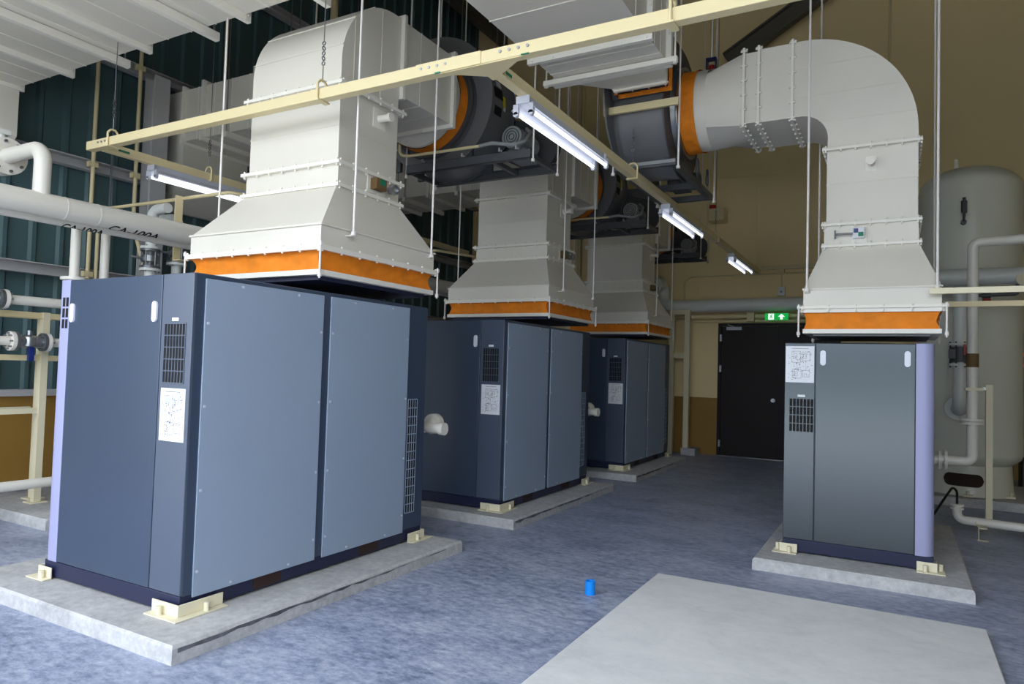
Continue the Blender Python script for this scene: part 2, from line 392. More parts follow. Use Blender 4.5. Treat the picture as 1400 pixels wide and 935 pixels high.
def cabinet_left(x0, y0):
    w, d, h = 1.293, 2.113, 1.818; z0 = PH
    o = thing('compressor_cabinet', (x0+w/2, y0+d/2, z0), 'dark blue-grey machine cabinet nearest the camera, on the left', 'compressor', 'blue-grey cabinets in the left row')
    X = lambda u: x0+u
    Y = lambda v: y0+v
    Z = lambda q: z0+q
    MB().box(X(.13), Y(.012), Z(.1), X(w), Y(d), Z(h)).build('cabinet_body', 'cab', o, .006)
    bf = MB().box(X(.004), Y(.004), Z(.012), X(w-.004), Y(d-.004), Z(.104)).build('base_frame', 'navy', o, .003); bf['label'] = 'navy base frame'
    for a, b in ((.481,.691),(1.395,1.598)):
        MB().box(X(w-.01), Y(a), Z(.02), X(w-.002), Y(b), Z(.088)).build('fork_pocket', 'brown', bf)
    # front: strip, door, corner panel
    st = [(X(.05), Y(.0)), (X(.132), Y(.0)), (X(.132), Y(.25)), (X(0), Y(.25)), (X(0), Y(.05)), (X(.006), Y(.025)), (X(.022), Y(.008))]
    sp = MB().prism(st, 'z', Z(.104), Z(h)).build('corner_strip', 'lav', o); sp['label'] = 'lavender corner strip with vent slots'
    mb = MB()
    for i in range(2):
        for j in range(3):
            u = .058+i*.036; q = 1.52+j*.067
            mb.box(X(u), Y(-.0015), Z(q), X(u+.025), Y(.001), Z(q+.056))
    mb.build('vent_slot', 'black', sp, flat=True)
    dr = MB().box(X(.136), Y(-.002), Z(.108), X(1.030), Y(.02), Z(h-.004)).build('front_door', 'cab', o, .004)
    handle(dr, X(.178), Z(1.613), Y(-.002)); handle(dr, X(.980), Z(1.61), Y(-.002))
    pn = MB().box(X(1.034), Y(0), Z(.108), X(w), Y(.02), Z(h-.002)).build('front_panel', 'cabpanel', o, .004)
    grille(pn, 'vent_grille', 'cabpanel', ('y', Y(0), -1), X(1.068), X(1.244), Z(1.222), Z(1.543), 7, 5, .0035)
    MB().box(X(1.128), Y(-.003), Z(1.557), X(1.182), Y(.001), Z(1.575)).build('name_plate', 'paper', pn)
    diagram(pn, X(1.061), Z(.909), X(1.268), Z(1.193), Y(0))
    # right side
    for a, b in ((.07,.955),(1.022,1.865)):
        p = MB().box(X(w), Y(a), Z(.088), X(w+.010), Y(b), Z(1.792)).build('side_panel', 'cabside', o, .002); p['label'] = 'light grey-blue side panel'
        sc = [(a+.02, Z(q)) for q in (1.55, 1.1, .65, .22)]+[(b-.02, Z(q)) for q in (1.55, 1.1, .65, .22)]+[(a+(b-a)*t, Z(q)) for t in (.27, .75) for q in (.11, 1.77)]
        for v, q in sc: MB().cyl((X(w+.009), Y(v), q), (X(w+.015), Y(v), q), .008, 8).build('screw', 'lampwhite', p)
    grille(o, 'side_grille', 'cabside', ('x', X(w), 1), Y(1.893), Y(2.006), Z(.226), Z(1.093), 4, 13, .003)
    # roof: outlet collar under the duct
    MB().ring((X(.66), Y(1.5), Z(h-.005)), (X(.66), Y(1.5), Z(h+.03)), .42, .40).build('outlet_ring', 'navy', o)
    foot(o, X(w), Y(0), 1, -1, .21, .27); foot(o, X(0), Y(0), -1, -1, .13, .13); foot(o, X(w), Y(d), 1, 1, .13, .20); foot(o, X(0), Y(d), -1, 1, .13, .13)
    return o
c1 = cabinet_left(-4.573, 2.401)
dup(c1, (0, 3.345, 0), 'dark blue-grey machine cabinet in the middle of the left row')
dup(c1, (-.006, 6.735, 0), 'dark blue-grey machine cabinet farthest back in the left row')

def cabinet_right():
    x0, y0 = -.775, 5.808; w, d, h = 1.008, 1.75, 1.618; z0 = PH
    o = thing('compressor_cabinet', (x0+w/2, y0+d/2, z0), 'grey machine cabinet standing alone on the right, lavender strip at its right edge', 'compressor')
    X = lambda u: x0+u
    Y = lambda v: y0+v
    Z = lambda q: z0+q
    MB().box(X(0), Y(.012), Z(.1), X(.9), Y(d), Z(h)).build('cabinet_body', 'cab', o, .005)
    bf = MB().box(X(.003), Y(.003), Z(.012), X(w-.003), Y(d-.004), Z(.104)).build('base_frame', 'navy', o, .004); bf['label'] = 'navy base frame'
    r = .07; st = [(X(.890), Y(0)), (X(w-r), Y(0))]+[(X(w-r+r*math.sin(a)), Y(r-r*math.cos(a))) for a in [PI/2*i/8 for i in range(1, 9)]]+[(X(w), Y(d-.02)), (X(.89), Y(d-.02))]
    sp = MB().prism(st, 'z', Z(.104), Z(h)).build('corner_strip', 'lav', o); sp['label'] = 'lavender rounded corner strip'
    pn = MB().box(X(0), Y(0), Z(.108), X(.218), Y(.02), Z(h-.002)).build('front_panel', 'cabr', o, .004)
    dr = MB().box(X(.223), Y(-.001), Z(.108), X(.886), Y(.02), Z(h-.003)).build('front_door', 'cabr', o, .004)
    handle(dr, X(.274), Z(1.503), Y(-.001)); handle(dr, X(.836), Z(1.505), Y(-.001))
    grille(pn, 'vent_grille', 'cabr', ('y', Y(0), -1), X(.036), X(.212), Z(.93), Z(1.187), 7, 4, .0035)
    MB().box(X(.096), Y(-.003), Z(1.199), X(.151), Y(.001), Z(1.216)).build('name_plate', 'paper', pn)
    diagram(pn, X(.006), Z(1.31), X(.212), Z(1.592), Y(0))
    MB().ring((X(.5), Y(.85), Z(h-.005)), (X(.5), Y(.85), Z(h+.03)), .3, .28).build('outlet_ring', 'navy', o)
    foot(o, X(0), Y(0), -1, -1, .12, .1); foot(o, X(w), Y(0), 1, -1, .12, .1); foot(o, X(0), Y(d), -1, 1, .12, .1); foot(o, X(w), Y(d), 1, 1, .12, .1)
    return o
cabinet_right()

# ------------------------------------------------------------------ duct helpers
def rect_ring(mb, ax, v0, v1, a0, b0, a1, b1, out, inn=0.):
    """flange ring round a rectangle in the plane across ax"""
    def bx(p0, q0, p1, q1):
        if ax == 'z': mb.box(p0, q0, v0, p1, q1, v1)
        elif ax == 'y': mb.box(p0, v0, q0, p1, v1, q1)
        else: mb.box(v0, p0, q0, v1, p1, q1)
    bx(a0-out, b0-out, a1+out, b0+inn); bx(a0-out, b1-inn, a1+out, b1+out); bx(a0-out, b0+inn, a0+inn, b1-inn); bx(a1-inn, b0+inn, a1+out, b1-inn)
def ring_bolts(mb, v, a0, b0, a1, b1, out, step=.16, r=.008, ax='z'):
    def P(a, b, w): return (a, b, w) if ax == 'z' else ((a, w, b) if ax == 'y' else (w, a, b))
    na = max(2, int((a1-a0)/step)); nb = max(2, int((b1-b0)/step)); q = out*.55
    for i in range(na+1):
        a = a0+(a1-a0)*i/na
        for b in (b0-q, b1+q): mb.cyl(P(a, b, v-.028), P(a, b, v+.028), r, 6)
    for i in range(nb+1):
        b = b0+(b1-b0)*i/nb
        for a in (a0-q, a1+q): mb.cyl(P(a, b, v-.028), P(a, b, v+.028), r, 6)

def canvas_rect(o, x0, y0, x1, y1, z0, z1, seed=1, n=30, ax='z'):
    """slightly wrinkled fabric collar on a rectangular perimeter"""
    rr = random.Random(seed); ph = [rr.uniform(0, 6) for _ in range(8)]
    per = []
    for (ax0, ay0), (bx, by) in (((x0,y0),(x1,y0)), ((x1,y0),(x1,y1)), ((x1,y1),(x0,y1)), ((x0,y1),(x0,y0))):
        nx, ny = (by-ay0), -(bx-ax0); l = math.hypot(nx, ny); nx /= l; ny /= l
        for i in range(n):
            t = i/n; per.append((ax0+(bx-ax0)*t, ay0+(by-ay0)*t, nx, ny, t))
    m = 9; vs = []; N = len(per)
    for j in range(m):
        q = j/(m-1); pin = math.sin(PI*q)
        for i, (x, y, nx, ny, t) in enumerate(per):
            c = math.exp(-((min(t, 1-t))/.06)**2)
            wv = pin*(.006*math.sin(17*t+ph[0]+5*q)+.005*math.sin(41*t+ph[1]-7*q)+.003*math.sin(83*t+ph[2]+9*q))
            dd = -.012*pin+wv
            cx, cy = (x0+x1)/2, (y0+y1)/2; k = .02*c*pin
            px, py = x+nx*dd, y+ny*dd
            L = math.hypot(cx-px, cy-py); px += (cx-px)/L*k; py += (cy-py)/L*k
            vs.append((px, py, z0+(z1-z0)*q) if ax == 'z' else ((px, z0+(z1-z0)*q, py) if ax == 'y' else (z0+(z1-z0)*q, px, py)))
    fs = [(j*N+i, j*N+(i+1) % N, (j+1)*N+(i+1) % N, (j+1)*N+i) for j in range(m-1) for i in range(N)]
    c = MB().add(vs, fs).build('canvas_collar', 'orange', o, angle=70); c['label'] = 'orange canvas collar'; return c
def canvas_round(o, ax, c, r, a, b, seed=1, name='round_canvas_collar'):
    rr = random.Random(seed); ph = [rr.uniform(0, 6) for _ in range(4)]; n = 96; m = 9; vs = []
    for j in range(m):
        q = j/(m-1); pin = math.sin(PI*q)
        for i in range(n):
            t = 2*PI*i/n
            R = r-.008*pin+pin*(.006*math.sin(13*t+ph[0]+3*q)+.004*math.sin(29*t+ph[1]-4*q))
            u, w, v = c[0]+R*math.cos(t), c[1]+R*math.sin(t), a+(b-a)*q
            vs.append((u, v, w) if ax == 'y' else (v, u, w))
    fs = [(j*n+i, j*n+(i+1) % n, (j+1)*n+(i+1) % n, (j+1)*n+i) for j in range(m-1) for i in range(n)]
    c = MB().add(vs, fs).build(name, 'orange', o, angle=70); c['label'] = 'orange canvas collar'; return c
def square_round(mb, ax, rect, c, r, a, b, n=48):
    """rectangle at a -> circle at b"""
    x0, z0, x1, z1 = rect; A = []; Bq = []
    for i in range(n):
        t = 2*PI*(i+.5)/n; dx, dz = math.cos(t), math.sin(t); hx, hz = (x1-x0)/2, (z1-z0)/2
        s = min(hx/abs(dx) if abs(dx) > 1e-6 else 9e9, hz/abs(dz) if abs(dz) > 1e-6 else 9e9)
        u, w = (x0+x1)/2+dx*s, (z0+z1)/2+dz*s; u2, w2 = c[0]+dx*r, c[1]+dz*r
        A.append((u, a, w) if ax == 'y' else (a, u, w)); Bq.append((u2, b, w2) if ax == 'y' else (b, u2, w2))
    mb.loft(A, Bq)
def rod(o, x, y, z0, z1, r=.008, m='rod'):
    mb = MB().cyl((x, y, z0), (x, y, z1), r, 8).cyl((x, y, z0-.004), (x, y, z0+.02), r*2.1, 8)
    return mb.build('hanger_rod', m, o)
ZT = 8.30

# ------------------------------------------------------------------ intake ducts over the left cabinets
def riser_left():
    o = thing('exhaust_duct', (-3.925, 3.93, 2.015), 'white hooded duct rising from the nearest left cabinet and bending back', 'duct', 'white hooded ducts over the left row')
    hx0, hx1, hy0, hy1 = -4.575, -3.27, 3.30, 4.56
    mb = MB(); rect_ring(mb, 'z', 2.012, 2.048, hx0+.02, hy0+.02, hx1-.02, hy1-.02, .02, .03); mb.build('lower_frame', 'flange', o, .002)
    iv = MB().box(hx0+.05, hy0+.05, 1.985, hx1-.05, hy1-.05, 2.03).build('inner_lining', 'navy', o); iv['label'] = 'dark blue lining inside the hood mouth'
    canvas_rect(o, hx0+.012, hy0+.012, hx1-.012, hy1-.012, 2.046, 2.176, 3)
    mb = MB(); rect_ring(mb, 'z', 2.172, 2.206, hx0, hy0, hx1, hy1, .025); ring_bolts(mb, 2.19, hx0, hy0, hx1, hy1, .03); mb.build('hood_flange', 'flange', o)
    nx0, nx1, ny0, ny1 = -4.425, -3.48, 3.645, 4.335
    mb = MB(); mb.box(hx0+.004, hy0+.004, 2.2, hx1-.004, hy1-.004, 2.346)
    mb.loft([(hx0+.004,hy0+.004,2.346),(hx1-.004,hy0+.004,2.346),(hx1-.004,hy1-.004,2.346),(hx0+.004,hy1-.004,2.346)], [(nx0,ny0,2.70),(nx1,ny0,2.70),(nx1,ny1,2.70),(nx0,ny1,2.70)])
    rect_ring(mb, 'z', 2.338, 2.352, hx0, hy0, hx1, hy1, .006)
    mb.build('hood', 'duct', o)
    for z in (2.705, 2.868, 3.442):
        mb = MB(); rect_ring(mb, 'z', z-.012, z+.012, nx0, ny0+.01, nx1, ny1, .032); ring_bolts(mb, z, nx0, ny0+.01, nx1, ny1, .036, .12); mb.build('flange', 'flange', o)
    MB().box(nx0, ny0+.01, 2.70, nx1, ny1, 2.87).build('damper_section', 'duct', o)
    X0, X1, Y0, Y1 = -4.42, -3.505, 3.675, 4.325
    mb = MB().box(X0, Y0, 2.87, X1, Y1, 3.44)
    for z in (3.15,): rect_ring(mb, 'z', z-.004, z+.004, X0, Y0, X1, Y1, .004)
    mb.build('riser', 'duct', o)
    # elbow
    yc, zc, R = 4.275, 3.62, .60
    poly = [(Y0, 3.44)]+[(yc-R*math.cos(a), zc+R*math.sin(a)) for a in [PI/2*i/20 for i in range(21)]]+[(4.34, zc+R), (4.34, 3.60), (4.33, 3.585), (Y1, 3.56), (Y1, 3.44)]
    mb = MB().prism(poly, 'x', X0, X1)
    for a in (12, 38, 64):                                     # standing seams over the curved back
        t = math.radians(a); p = (yc-(R+.002)*math.cos(t), zc+(R+.002)*math.sin(t)); mb.beam((X0, *p), (X1, *p), .008, .008)
    for y in (3.80, 4.10): mb.box(X1-.001, y, 3.46, X1+.004, y+.008, zc+math.sqrt(max(0, R*R-(yc-y)**2))-.02)
    mb.build('elbow', 'duct', o, angle=30)
    mb = MB(); rect_ring(mb, 'y', 4.335, 4.365, X0, 3.60, X1, 4.215, .035); mb.build('outlet_flange', 'flange', o)
    mb = MB(); rect_ring(mb, 'y', 5.05, 5.09, X0, 3.60, X1, 4.215, .035); ring_bolts(mb, 5.07, X0, 3.6, X1, 4.215, .04, .15, .008, 'y')
    mb.build('outlet_flange', 'flange', o)
    mb = MB().box(X0, 4.36, 3.60, X1, 5.06, 4.215)
    for y in (4.6, 4.83): rect_ring(mb, 'y', y-.004, y+.004, X0, 3.60, X1, 4.215, .004)
    mb.build('straight_section', 'duct', o)
    mb = MB(); square_round(mb, 'y', (X0, 3.60, X1, 4.215), (-3.965, 3.93), .43, 5.085, 5.20); mb.cyl((-3.965, 5.20, 3.93), (-3.965, 5.245, 3.93), .43, 48); mb.build('round_spigot', 'duct', o)
    canvas_round(o, 'y', (-3.965, 3.93), .44, 5.235, 5.372, 5)
    # test port and damper actuator on the aisle side
    mb = MB().box(X1, 4.03, 3.25, X1+.006, 4.17, 3.40).cyl((X1, 4.10, 3.325), (X1+.10, 4.10, 3.325), .028).cyl((X1+.10, 4.10, 3.325), (X1+.125, 4.10, 3.325), .034)
    mb.build('test_port', 'flange', o)
    ac = MB().box(nx1, 3.96, 2.73, nx1+.008, 4.16, 2.86).build('actuator_plate', 'flange', o)
    MB().box(nx1+.008, 3.99, 2.755, nx1+.07, 4.11, 2.84).build('actuator_box', 'gland', ac, .004)
    MB().box(nx1+.0705, 4.03, 2.79, nx1+.072, 4.09, 2.835).build('green_sticker', 'gtape', ac)
    MB().tube([(nx1+.04, 4.11, 2.79), (nx1+.04, 4.20, 2.79)], .009).cyl((nx1+.02, 4.2, 2.79), (nx1+.07, 4.2, 2.79), .03).ring((nx1+.07, 4.2, 2.79), (nx1+.085, 4.2, 2.79), .04, .03).build('actuator_lever', 'steel', ac)
    for x, y in ((hx1+.05, 3.55), (hx1+.01, 4.5), (hx0-.045, 3.57), (hx0-.045, 4.5)):
        rod(o, x, y, 2.31, ZT)
        MB().box(min(x, hx0 if x < -4 else hx1-.01), y-.02, 2.30, max(x, hx0+.01 if x < -4 else hx1), y+.02, 2.306).build('lug', 'flange', o)
    for x in (hx0-.02, hx1+.02):
        for y in (hy0-.02, hy1+.02):
            MB().cyl((x, y, 1.985), (x, y, 2.23), .007, 8).cyl((x, y, 1.995), (x, y, 2.02), .014, 6).cyl((x, y, 2.195), (x, y, 2.22), .014, 6).build('tie_rod', 'rod', o)
    return o
r1 = riser_left()
dup(r1, (0, PIT, 0), 'white hooded duct rising from the middle left cabinet')
dup(r1, (0, 2*PIT, 0), 'white hooded duct rising from the farthest left cabinet')

# ------------------------------------------------------------------ fans of the left row
def fan_left():
    o = thing('centrifugal_fan', (-3.5, 5.6, 3.29), 'charcoal suspended fan behind the nearest left duct, with small stickers on its drum', 'fan', 'charcoal suspended fans of the left row')
    cx, cz = -3.965, 3.935; R = .68; y0, y1 = 5.43, 5.86; xo = -4.66
    def rad(i, g): return .565+.115*i/40*1.05+g
    def scroll(g): return [(xo, cz+.06), (cx-.53-g, cz+.03)]+[(cx+rad(i, g)*math.cos(PI+PI*1.5*i/40), cz+rad(i, g)*math.sin(PI+PI*1.5*i/40)) for i in range(1, 41)]+[(xo, cz+rad(40, g))]
    MB().prism(scroll(0), 'y', y0+.01, y1-.01).build('scroll_housing', 'fan', o)
    MB().prism(scroll(.02), 'y', y0, y0+.012).build('side_plate', 'fan', o)
    MB().prism(scroll(.03), 'y', y1-.012, y1).build('side_plate', 'fandark', o)
    mb = MB().cyl((cx, 5.365, cz), (cx, y0+.002, cz), .455, 56, .5).ring((cx, 5.372, cz), (cx, 5.39, cz), .49, .43, 56)
    for i in range(24): a = 2*PI*i/24; mb.cyl((cx+.475*math.cos(a), 5.365, cz+.475*math.sin(a)), (cx+.475*math.cos(a), 5.40, cz+.475*math.sin(a)), .008, 6)
    mb.build('inlet_ring', 'fandark', o)
    # labels on the drum
    def lab(ang, y, w, h, m, nm):
        mb = MB(); a0 = math.radians(ang); da = h/R/2; rr = rad((ang+180)/270*40, 0)+.003
        mb.add([(cx+rr*math.cos(a0+s*da), yy, cz+rr*math.sin(a0+s*da)) for s, yy in ((-1,y-w/2),(-1,y+w/2),(1,y+w/2),(1,y-w/2))], [(0,1,2,3)])
        mb.build(nm, m, o, flat=True)
    lab(17.5, 5.60, .09, .07, 'paper', 'sticker'); lab(9, 5.58, .16, .11, 'black', 'name_plate'); lab(-6, 5.58, .13, .09, 'black', 'name_plate'); lab(4.5, 5.685, .05, .11, 'yellowlab', 'sticker'); lab(-1.5, 5.69, .04, .04, 'paper', 'sticker')
    # stand legs from drum to frame
    for x in (cx-.42, cx+.42):
        for y in (y0+.03, y1-.03): MB().box(x-.03, y-.02, 3.37, x+.03, y+.02, 3.6).build('pedestal', 'fandark', o)
    # suspended frame: channels
    xa, xb, ya, yb = -4.20, -2.84, 5.34, 5.88; z0, z1 = 3.30, 3.385
    def channel_x(y, s): return MB().box(xa, y, z0, xb, y+s*.006, z1).box(xa, y, z0, xb, y+s*.045, z0+.007).box(xa, y, z1-.007, xb, y+s*.045, z1)
    channel_x(ya, 1).build('frame_channel', 'fandark', o); channel_x(yb, -1).build('frame_channel', 'fandark', o)
    for x in (xa+.02, xb-.02, -3.25): MB().box(x-.02, ya+.046, z0+.01, x+.02, yb-.046, z0+.05).build('cross_member', 'fandark', o)
    for x in (-4.0, -3.55, -3.15, -2.98): MB().cyl((x, ya-.01, z1), (x, ya-.01, z1+.035), .012, 8).cyl((x, ya+.02, z1), (x, ya+.02, z1+.02), .02, 8).build('bolt', 'steel', o)
    for x, y in ((xa-.015, ya+.02), (xb+.02, ya+.02), (xa-.015, yb-.02), (xb+.02, yb-.02)): rod(o, x, y, z0-.03, ZT, .008)
    # motor
    mx, mz = -3.10, 3.555
    mb = MB().cyl((mx, 5.52, mz), (mx, 5.84, mz), .095, 28).cyl((mx, 5.46, mz), (mx, 5.525, mz), .10, 28, .104)
    for i in range(14): a = 2*PI*i/14; mb.beam((mx+.1*math.cos(a), 5.54, mz+.1*math.sin(a)), (mx+.1*math.cos(a), 5.80, mz+.1*math.sin(a)), .008, .014, (math.cos(a), 0, math.sin(a)))
    mb.box(mx-.09, 5.56, 3.385, mx+.09, 5.82, 3.47)
    mo = mb.build('motor', 'motor', o)
    mb = MB()
    for r in (.03, .055, .08): mb.ring((mx, 5.452, mz), (mx, 5.458, mz), r, r-.008, 24)
    mb.build('fan_cowl', 'fandark', mo)
    # belt guard: rounded slot from fan shaft to motor pulley
    g0, g1, r0, r1_ = Vector((cx, cz)), Vector((mx+.03, mz+.02)), .15, .225
    poly = [(g0.x+r0*math.cos(a), g0.y+r0*math.sin(a)) for a in [math.radians(65)+PI*i/14 for i in range(15)]]+[(g1.x+r1_*math.cos(a), g1.y+r1_*math.sin(a)) for a in [math.radians(245)+PI*i/14 for i in range(15)]]
    MB().prism(poly, 'y', 5.90, 5.975).build('belt_guard', 'mesh', o)
    # cable conduit along the front
    cp = MB().tube([(-4.24, 5.28, 3.95), (-4.24, 5.28, 3.47), (-4.12, 5.28, 3.452), (-3.33, 5.28, 3.445)], .014, .08).build('cable_conduit', 'yel', o); cp['label'] = 'cream cable conduit'
    MB().tube([(-3.33, 5.28, 3.445), (-3.2, 5.28, 3.455), (-3.0, 5.30, 3.42), (-2.93, 5.40, 3.47), (-2.95, 5.55, 3.6), (-3.02, 5.60, 3.66)], .017, .06).build('flexible_conduit', 'motor', cp)
    return o
f1 = fan_left()
dup(f1, (-.05, PIT, .05), 'charcoal suspended fan behind the middle left duct')
dup(f1, (-.19, 2*PIT-.02, .17), 'charcoal suspended fan at the far end, against the tan wall')

# ------------------------------------------------------------------ discharge ducts to the left wall
def discharge(yn, yf, xr, label, flanges, first=False):
    z0, z1 = 4.12, 4.76; xp = -7.73
    o = thing('discharge_duct', (-6, (yn+yf)/2, z0), label, 'duct', 'white discharge ducts running to the left wall')
    if first: MB().box(xp, yn, z0, xr, yf, z1).build('duct_body', 'duct', o)
    else:
        ys0, ys1 = yn+.01, yn+.45
        mb = MB().box(xp, yn, z0, -5.3, yf, z1)
        mb.loft([(-5.3,yn,z0),(-5.3,yf,z0),(-5.3,yf,z1),(-5.3,yn,z1)], [(-4.83,ys0,4.0),(-4.83,ys1,4.0),(-4.83,ys1,4.61),(-4.83,ys0,4.61)])
        mb.build('duct_body', 'duct', o)
        c = MB().box(-4.835, ys0+.01, 4.01, -4.665, ys1-.01, 4.6).build('canvas_collar', 'orange', o); c['label'] = 'orange canvas collar'
    for x in flanges:
        mb = MB(); rect_ring(mb, 'x', x-.02, x+.02, yn, z0, yf, z1, .05); ring_bolts(mb, x, yn, z0, yf, z1, .05, .2, .008, 'x'); mb.build('flange', 'flange', o)
    mb = MB(); x = xp+.25
    while x < (xr if first else -5.35):
        if min(abs(x-f) for f in flanges) > .08: rect_ring(mb, 'x', x-.004, x+.004, yn, z0, yf, z1, .005)
        x += .30
    mb.build('seam', 'flange', o)
    # wall box with sloped foot
    poly = [(xp, z0+.64), (xp, 3.62), (XL+.10, 3.30), (XL+.04, 3.30), (XL+.04, z0+.64)]
    mb = MB().prism(poly, 'y', yn, yf); 
    mb.build('wall_box', 'duct', o)
    mb = MB(); rect_ring(mb, 'x', xp-.015, xp+.015, yn, z0, yf, z1, .04); mb.build('box_flange', 'flange', o)
    return o
d0 = discharge(2.02, 3.585, -2.95, 'wide white duct overhead at the top left of the view, crossed by flanges', (-6.86, -5.68, -4.45), True)
for x in (-6.10, -4.9, -3.68):
    mb = MB().box(x-.025, 1.92, 4.05, x+.025, 3.70, 4.115).build('support_bar', 'flange', d0)
    for y in (1.96, 3.66): rod(d0, x, y, 4.06, ZT, .007, 'steel')
d1 = discharge(5.42, 6.39, -4.66, 'white duct behind the nearest hooded duct, reaching the teal wall', (-7.35, -6.45, -5.35))
d2 = discharge(5.42+PIT, 6.39+PIT, -4.66, 'white duct in shadow high between the nearest and middle hooded ducts', (-7.35, -6.45, -5.35))
for d, dy in ((d1, 0), (d2, PIT)):
    for x in (-6.9, -5.9):
        MB().box(x-.025, 5.36+dy, 4.05, x+.025, 6.46+dy, 4.115).build('support_bar', 'flange', d)
        for y in (5.38, 6.44): rod(d, x, y+dy, 4.06, ZT, .007, 'steel')

# ------------------------------------------------------------------ right-hand duct, fan and discharge
def riser_right():
    o = thing('exhaust_duct', (-.19, 6.6, 1.79), 'white hooded duct over the right-hand cabinet, bending left in a big curve', 'duct')
    hx0, hx1, hy0, hy1 = -.672, .282, 6.0, 7.05
    mb = MB(); rect_ring(mb, 'z', 1.79, 1.825, hx0+.02, hy0+.02, hx1-.02, hy1-.02, .02, .05); mb.build('lower_frame', 'flange', o, .002)
    MB().box(hx0+.07, hy0+.09, 1.775, hx1-.07, hy1-.07, 1.795).build('inner_frame', 'darksteel', o)
    canvas_rect(o, hx0+.008, hy0+.008, hx1-.008, hy1-.008, 1.823, 1.955, 8)
    mb = MB(); rect_ring(mb, 'z', 1.955, 2.01, hx0, hy0, hx1, hy1, .012); rect_ring(mb, 'z', 1.985, 1.998, hx0, hy0, hx1, hy1, .03); ring_bolts(mb, 1.985, hx0, hy0, hx1, hy1, .03); mb.build('hood_flange', 'flange', o)
    nx0, nx1, ny0, ny1 = -.540, .134, 6.21, 6.98
    mb = MB().box(hx0+.003, hy0+.003, 2.0, hx1-.003, hy1-.003, 2.145)
    mb.loft([(hx0+.003,hy0+.003,2.145),(hx1-.003,hy0+.003,2.145),(hx1-.003,hy1-.003,2.145),(hx0+.003,hy1-.003,2.145)], [(nx0,ny0,2.51),(nx1,ny0,2.51),(nx1,ny1,2.51),(nx0,ny1,2.51)])
    rect_ring(mb, 'z', 2.137, 2.15, hx0, hy0, hx1, hy1, .006); mb.build('hood', 'duct', o)
    for z in (2.515, 2.692, 3.318):
        mb = MB(); rect_ring(mb, 'z', z-.010, z+.010, nx0+.008, ny0, nx1-.004, ny1, .028); ring_bolts(mb, z, nx0+.008, ny0, nx1-.004, ny1, .034, .11); mb.build('flange', 'flange', o)
    MB().box(nx0, ny0, 2.51, nx1, ny1, 2.69).build('damper_section', 'duct', o)
    X0, X1 = -.525, .128; ya, yb = 6.22, 6.97
    mb = MB().box(X0, ya, 2.69, X1, yb, 3.32); rect_ring(mb, 'z', 3.03, 3.038, X0, ya, X1, yb, .004); mb.build('riser', 'duct', o)
    cx, cz, Ro, Ri = -.735, 3.42, .863, .215
    arc = [(cx+Ro*math.cos(a), cz+Ro*math.sin(a)) for a in [PI/2*i/28 for i in range(29)]]; inn = [(cx+Ri*math.cos(a), cz+Ri*math.sin(a)) for a in [PI/2-PI/2*i/16 for i in range(17)]]
    poly = [(X1, 3.32)]+arc+[(-.80, cz+Ro-.005), (-.80, cz+Ri)]+inn+[(X0, 3.32)]
    mb = MB().prism(poly, 'y', ya, yb)
    for z, xl, xr in ((3.56, -.56, .115), (3.80, -.80, .035), (4.05, -.80, -.15)): mb.box(xl, ya-.004, z, xr, ya+.002, z+.007)
    mb.build('elbow', 'duct', o, angle=30)
    zt, zb = cz+Ro-.003, cz+Ri
    for x in (-.80, -1.075, -1.20):
        mb = MB(); rect_ring(mb, 'x', x-.010, x+.010, ya, zb, yb, zt, .028); ring_bolts(mb, x, ya, zb, yb, zt, .034, .11, .009, 'x'); mb.build('outlet_flange', 'flange', o)
    MB().box(-1.075, ya, zb, -.80, yb, zt).build('straight_section', 'duct', o)
    MB().box(-1.20, ya+.01, zb+.01, -1.075, yb-.01, zt-.01).build('damper_section', 'duct', o)
    mb = MB(); cyy, czz = 6.60, 3.945; square_round(mb, 'x', (ya, zb, yb, zt), (cyy, czz),   .372, -1.205, -1.55, 64); mb.cyl((-1.55, cyy, czz), (-1.66, cyy, czz), .372, 56)
    mb.build('round_spigot', 'duct', o)
    canvas_round(o, 'x', (cyy, czz), .385, -1.645, -1.785, 11)
    mb = MB().box(-.24, ya-.006, 3.11, -.16, ya, 3.23).cyl((-.20, ya, 3.17), (-.20, ya-.09, 3.17), .028).cyl((-.20, ya-.09, 3.17), (-.20, ya-.11, 3.17), .033)
    mb.build('test_port', 'flange', o)
    ac = MB().box(-.335, ny0-.008, 2.53, -.225, ny0, 2.67).build('actuator_plate', 'flange', o)
    MB().box(-.325, ny0-.06, 2.565, -.24, ny0-.008, 2.65).build('actuator_box', 'paper', ac, .004)
    MB().box(-.318, ny0-.062, 2.605, -.285, ny0-.0595, 2.64).build('blue_sticker', 'dblue', ac); MB().box(-.285, ny0-.062, 2.575, -.248, ny0-.0595, 2.61).build('green_sticker', 'gtape', ac)
    MB().cyl((-.45, ny0-.035, 2.605), (-.325, ny0-.035, 2.605), .008).cyl((-.455, ny0-.035, 2.57), (-.455, ny0-.035, 2.64), .007).build('actuator_lever', 'darksteel', ac)
    for x, y in ((-.64, 5.97), (.25, 5.97), (-.66, 7.09), (.27, 7.09)):
        rod(o, x, y, 2.125, ZT, .009, 'rod')
        MB().box(x-.02, min(y, 5.99 if y < 6.5 else 7.04), 2.115, x+.02, max(y, 6.005 if y < 6.5 else 7.06), 2.122).build('lug', 'flange', o)
    for x in (hx0-.028, hx1+.028):
        for y in (hy0-.02, hy1+.02):
            MB().cyl((x, y, 1.76), (x, y, 2.02), .007, 8).cyl((x, y, 1.775), (x, y, 1.80), .014, 6).cyl((x, y, 1.985), (x, y, 2.01), .014, 6).build('tie_rod', 'rod', o)
    return o
riser_right()

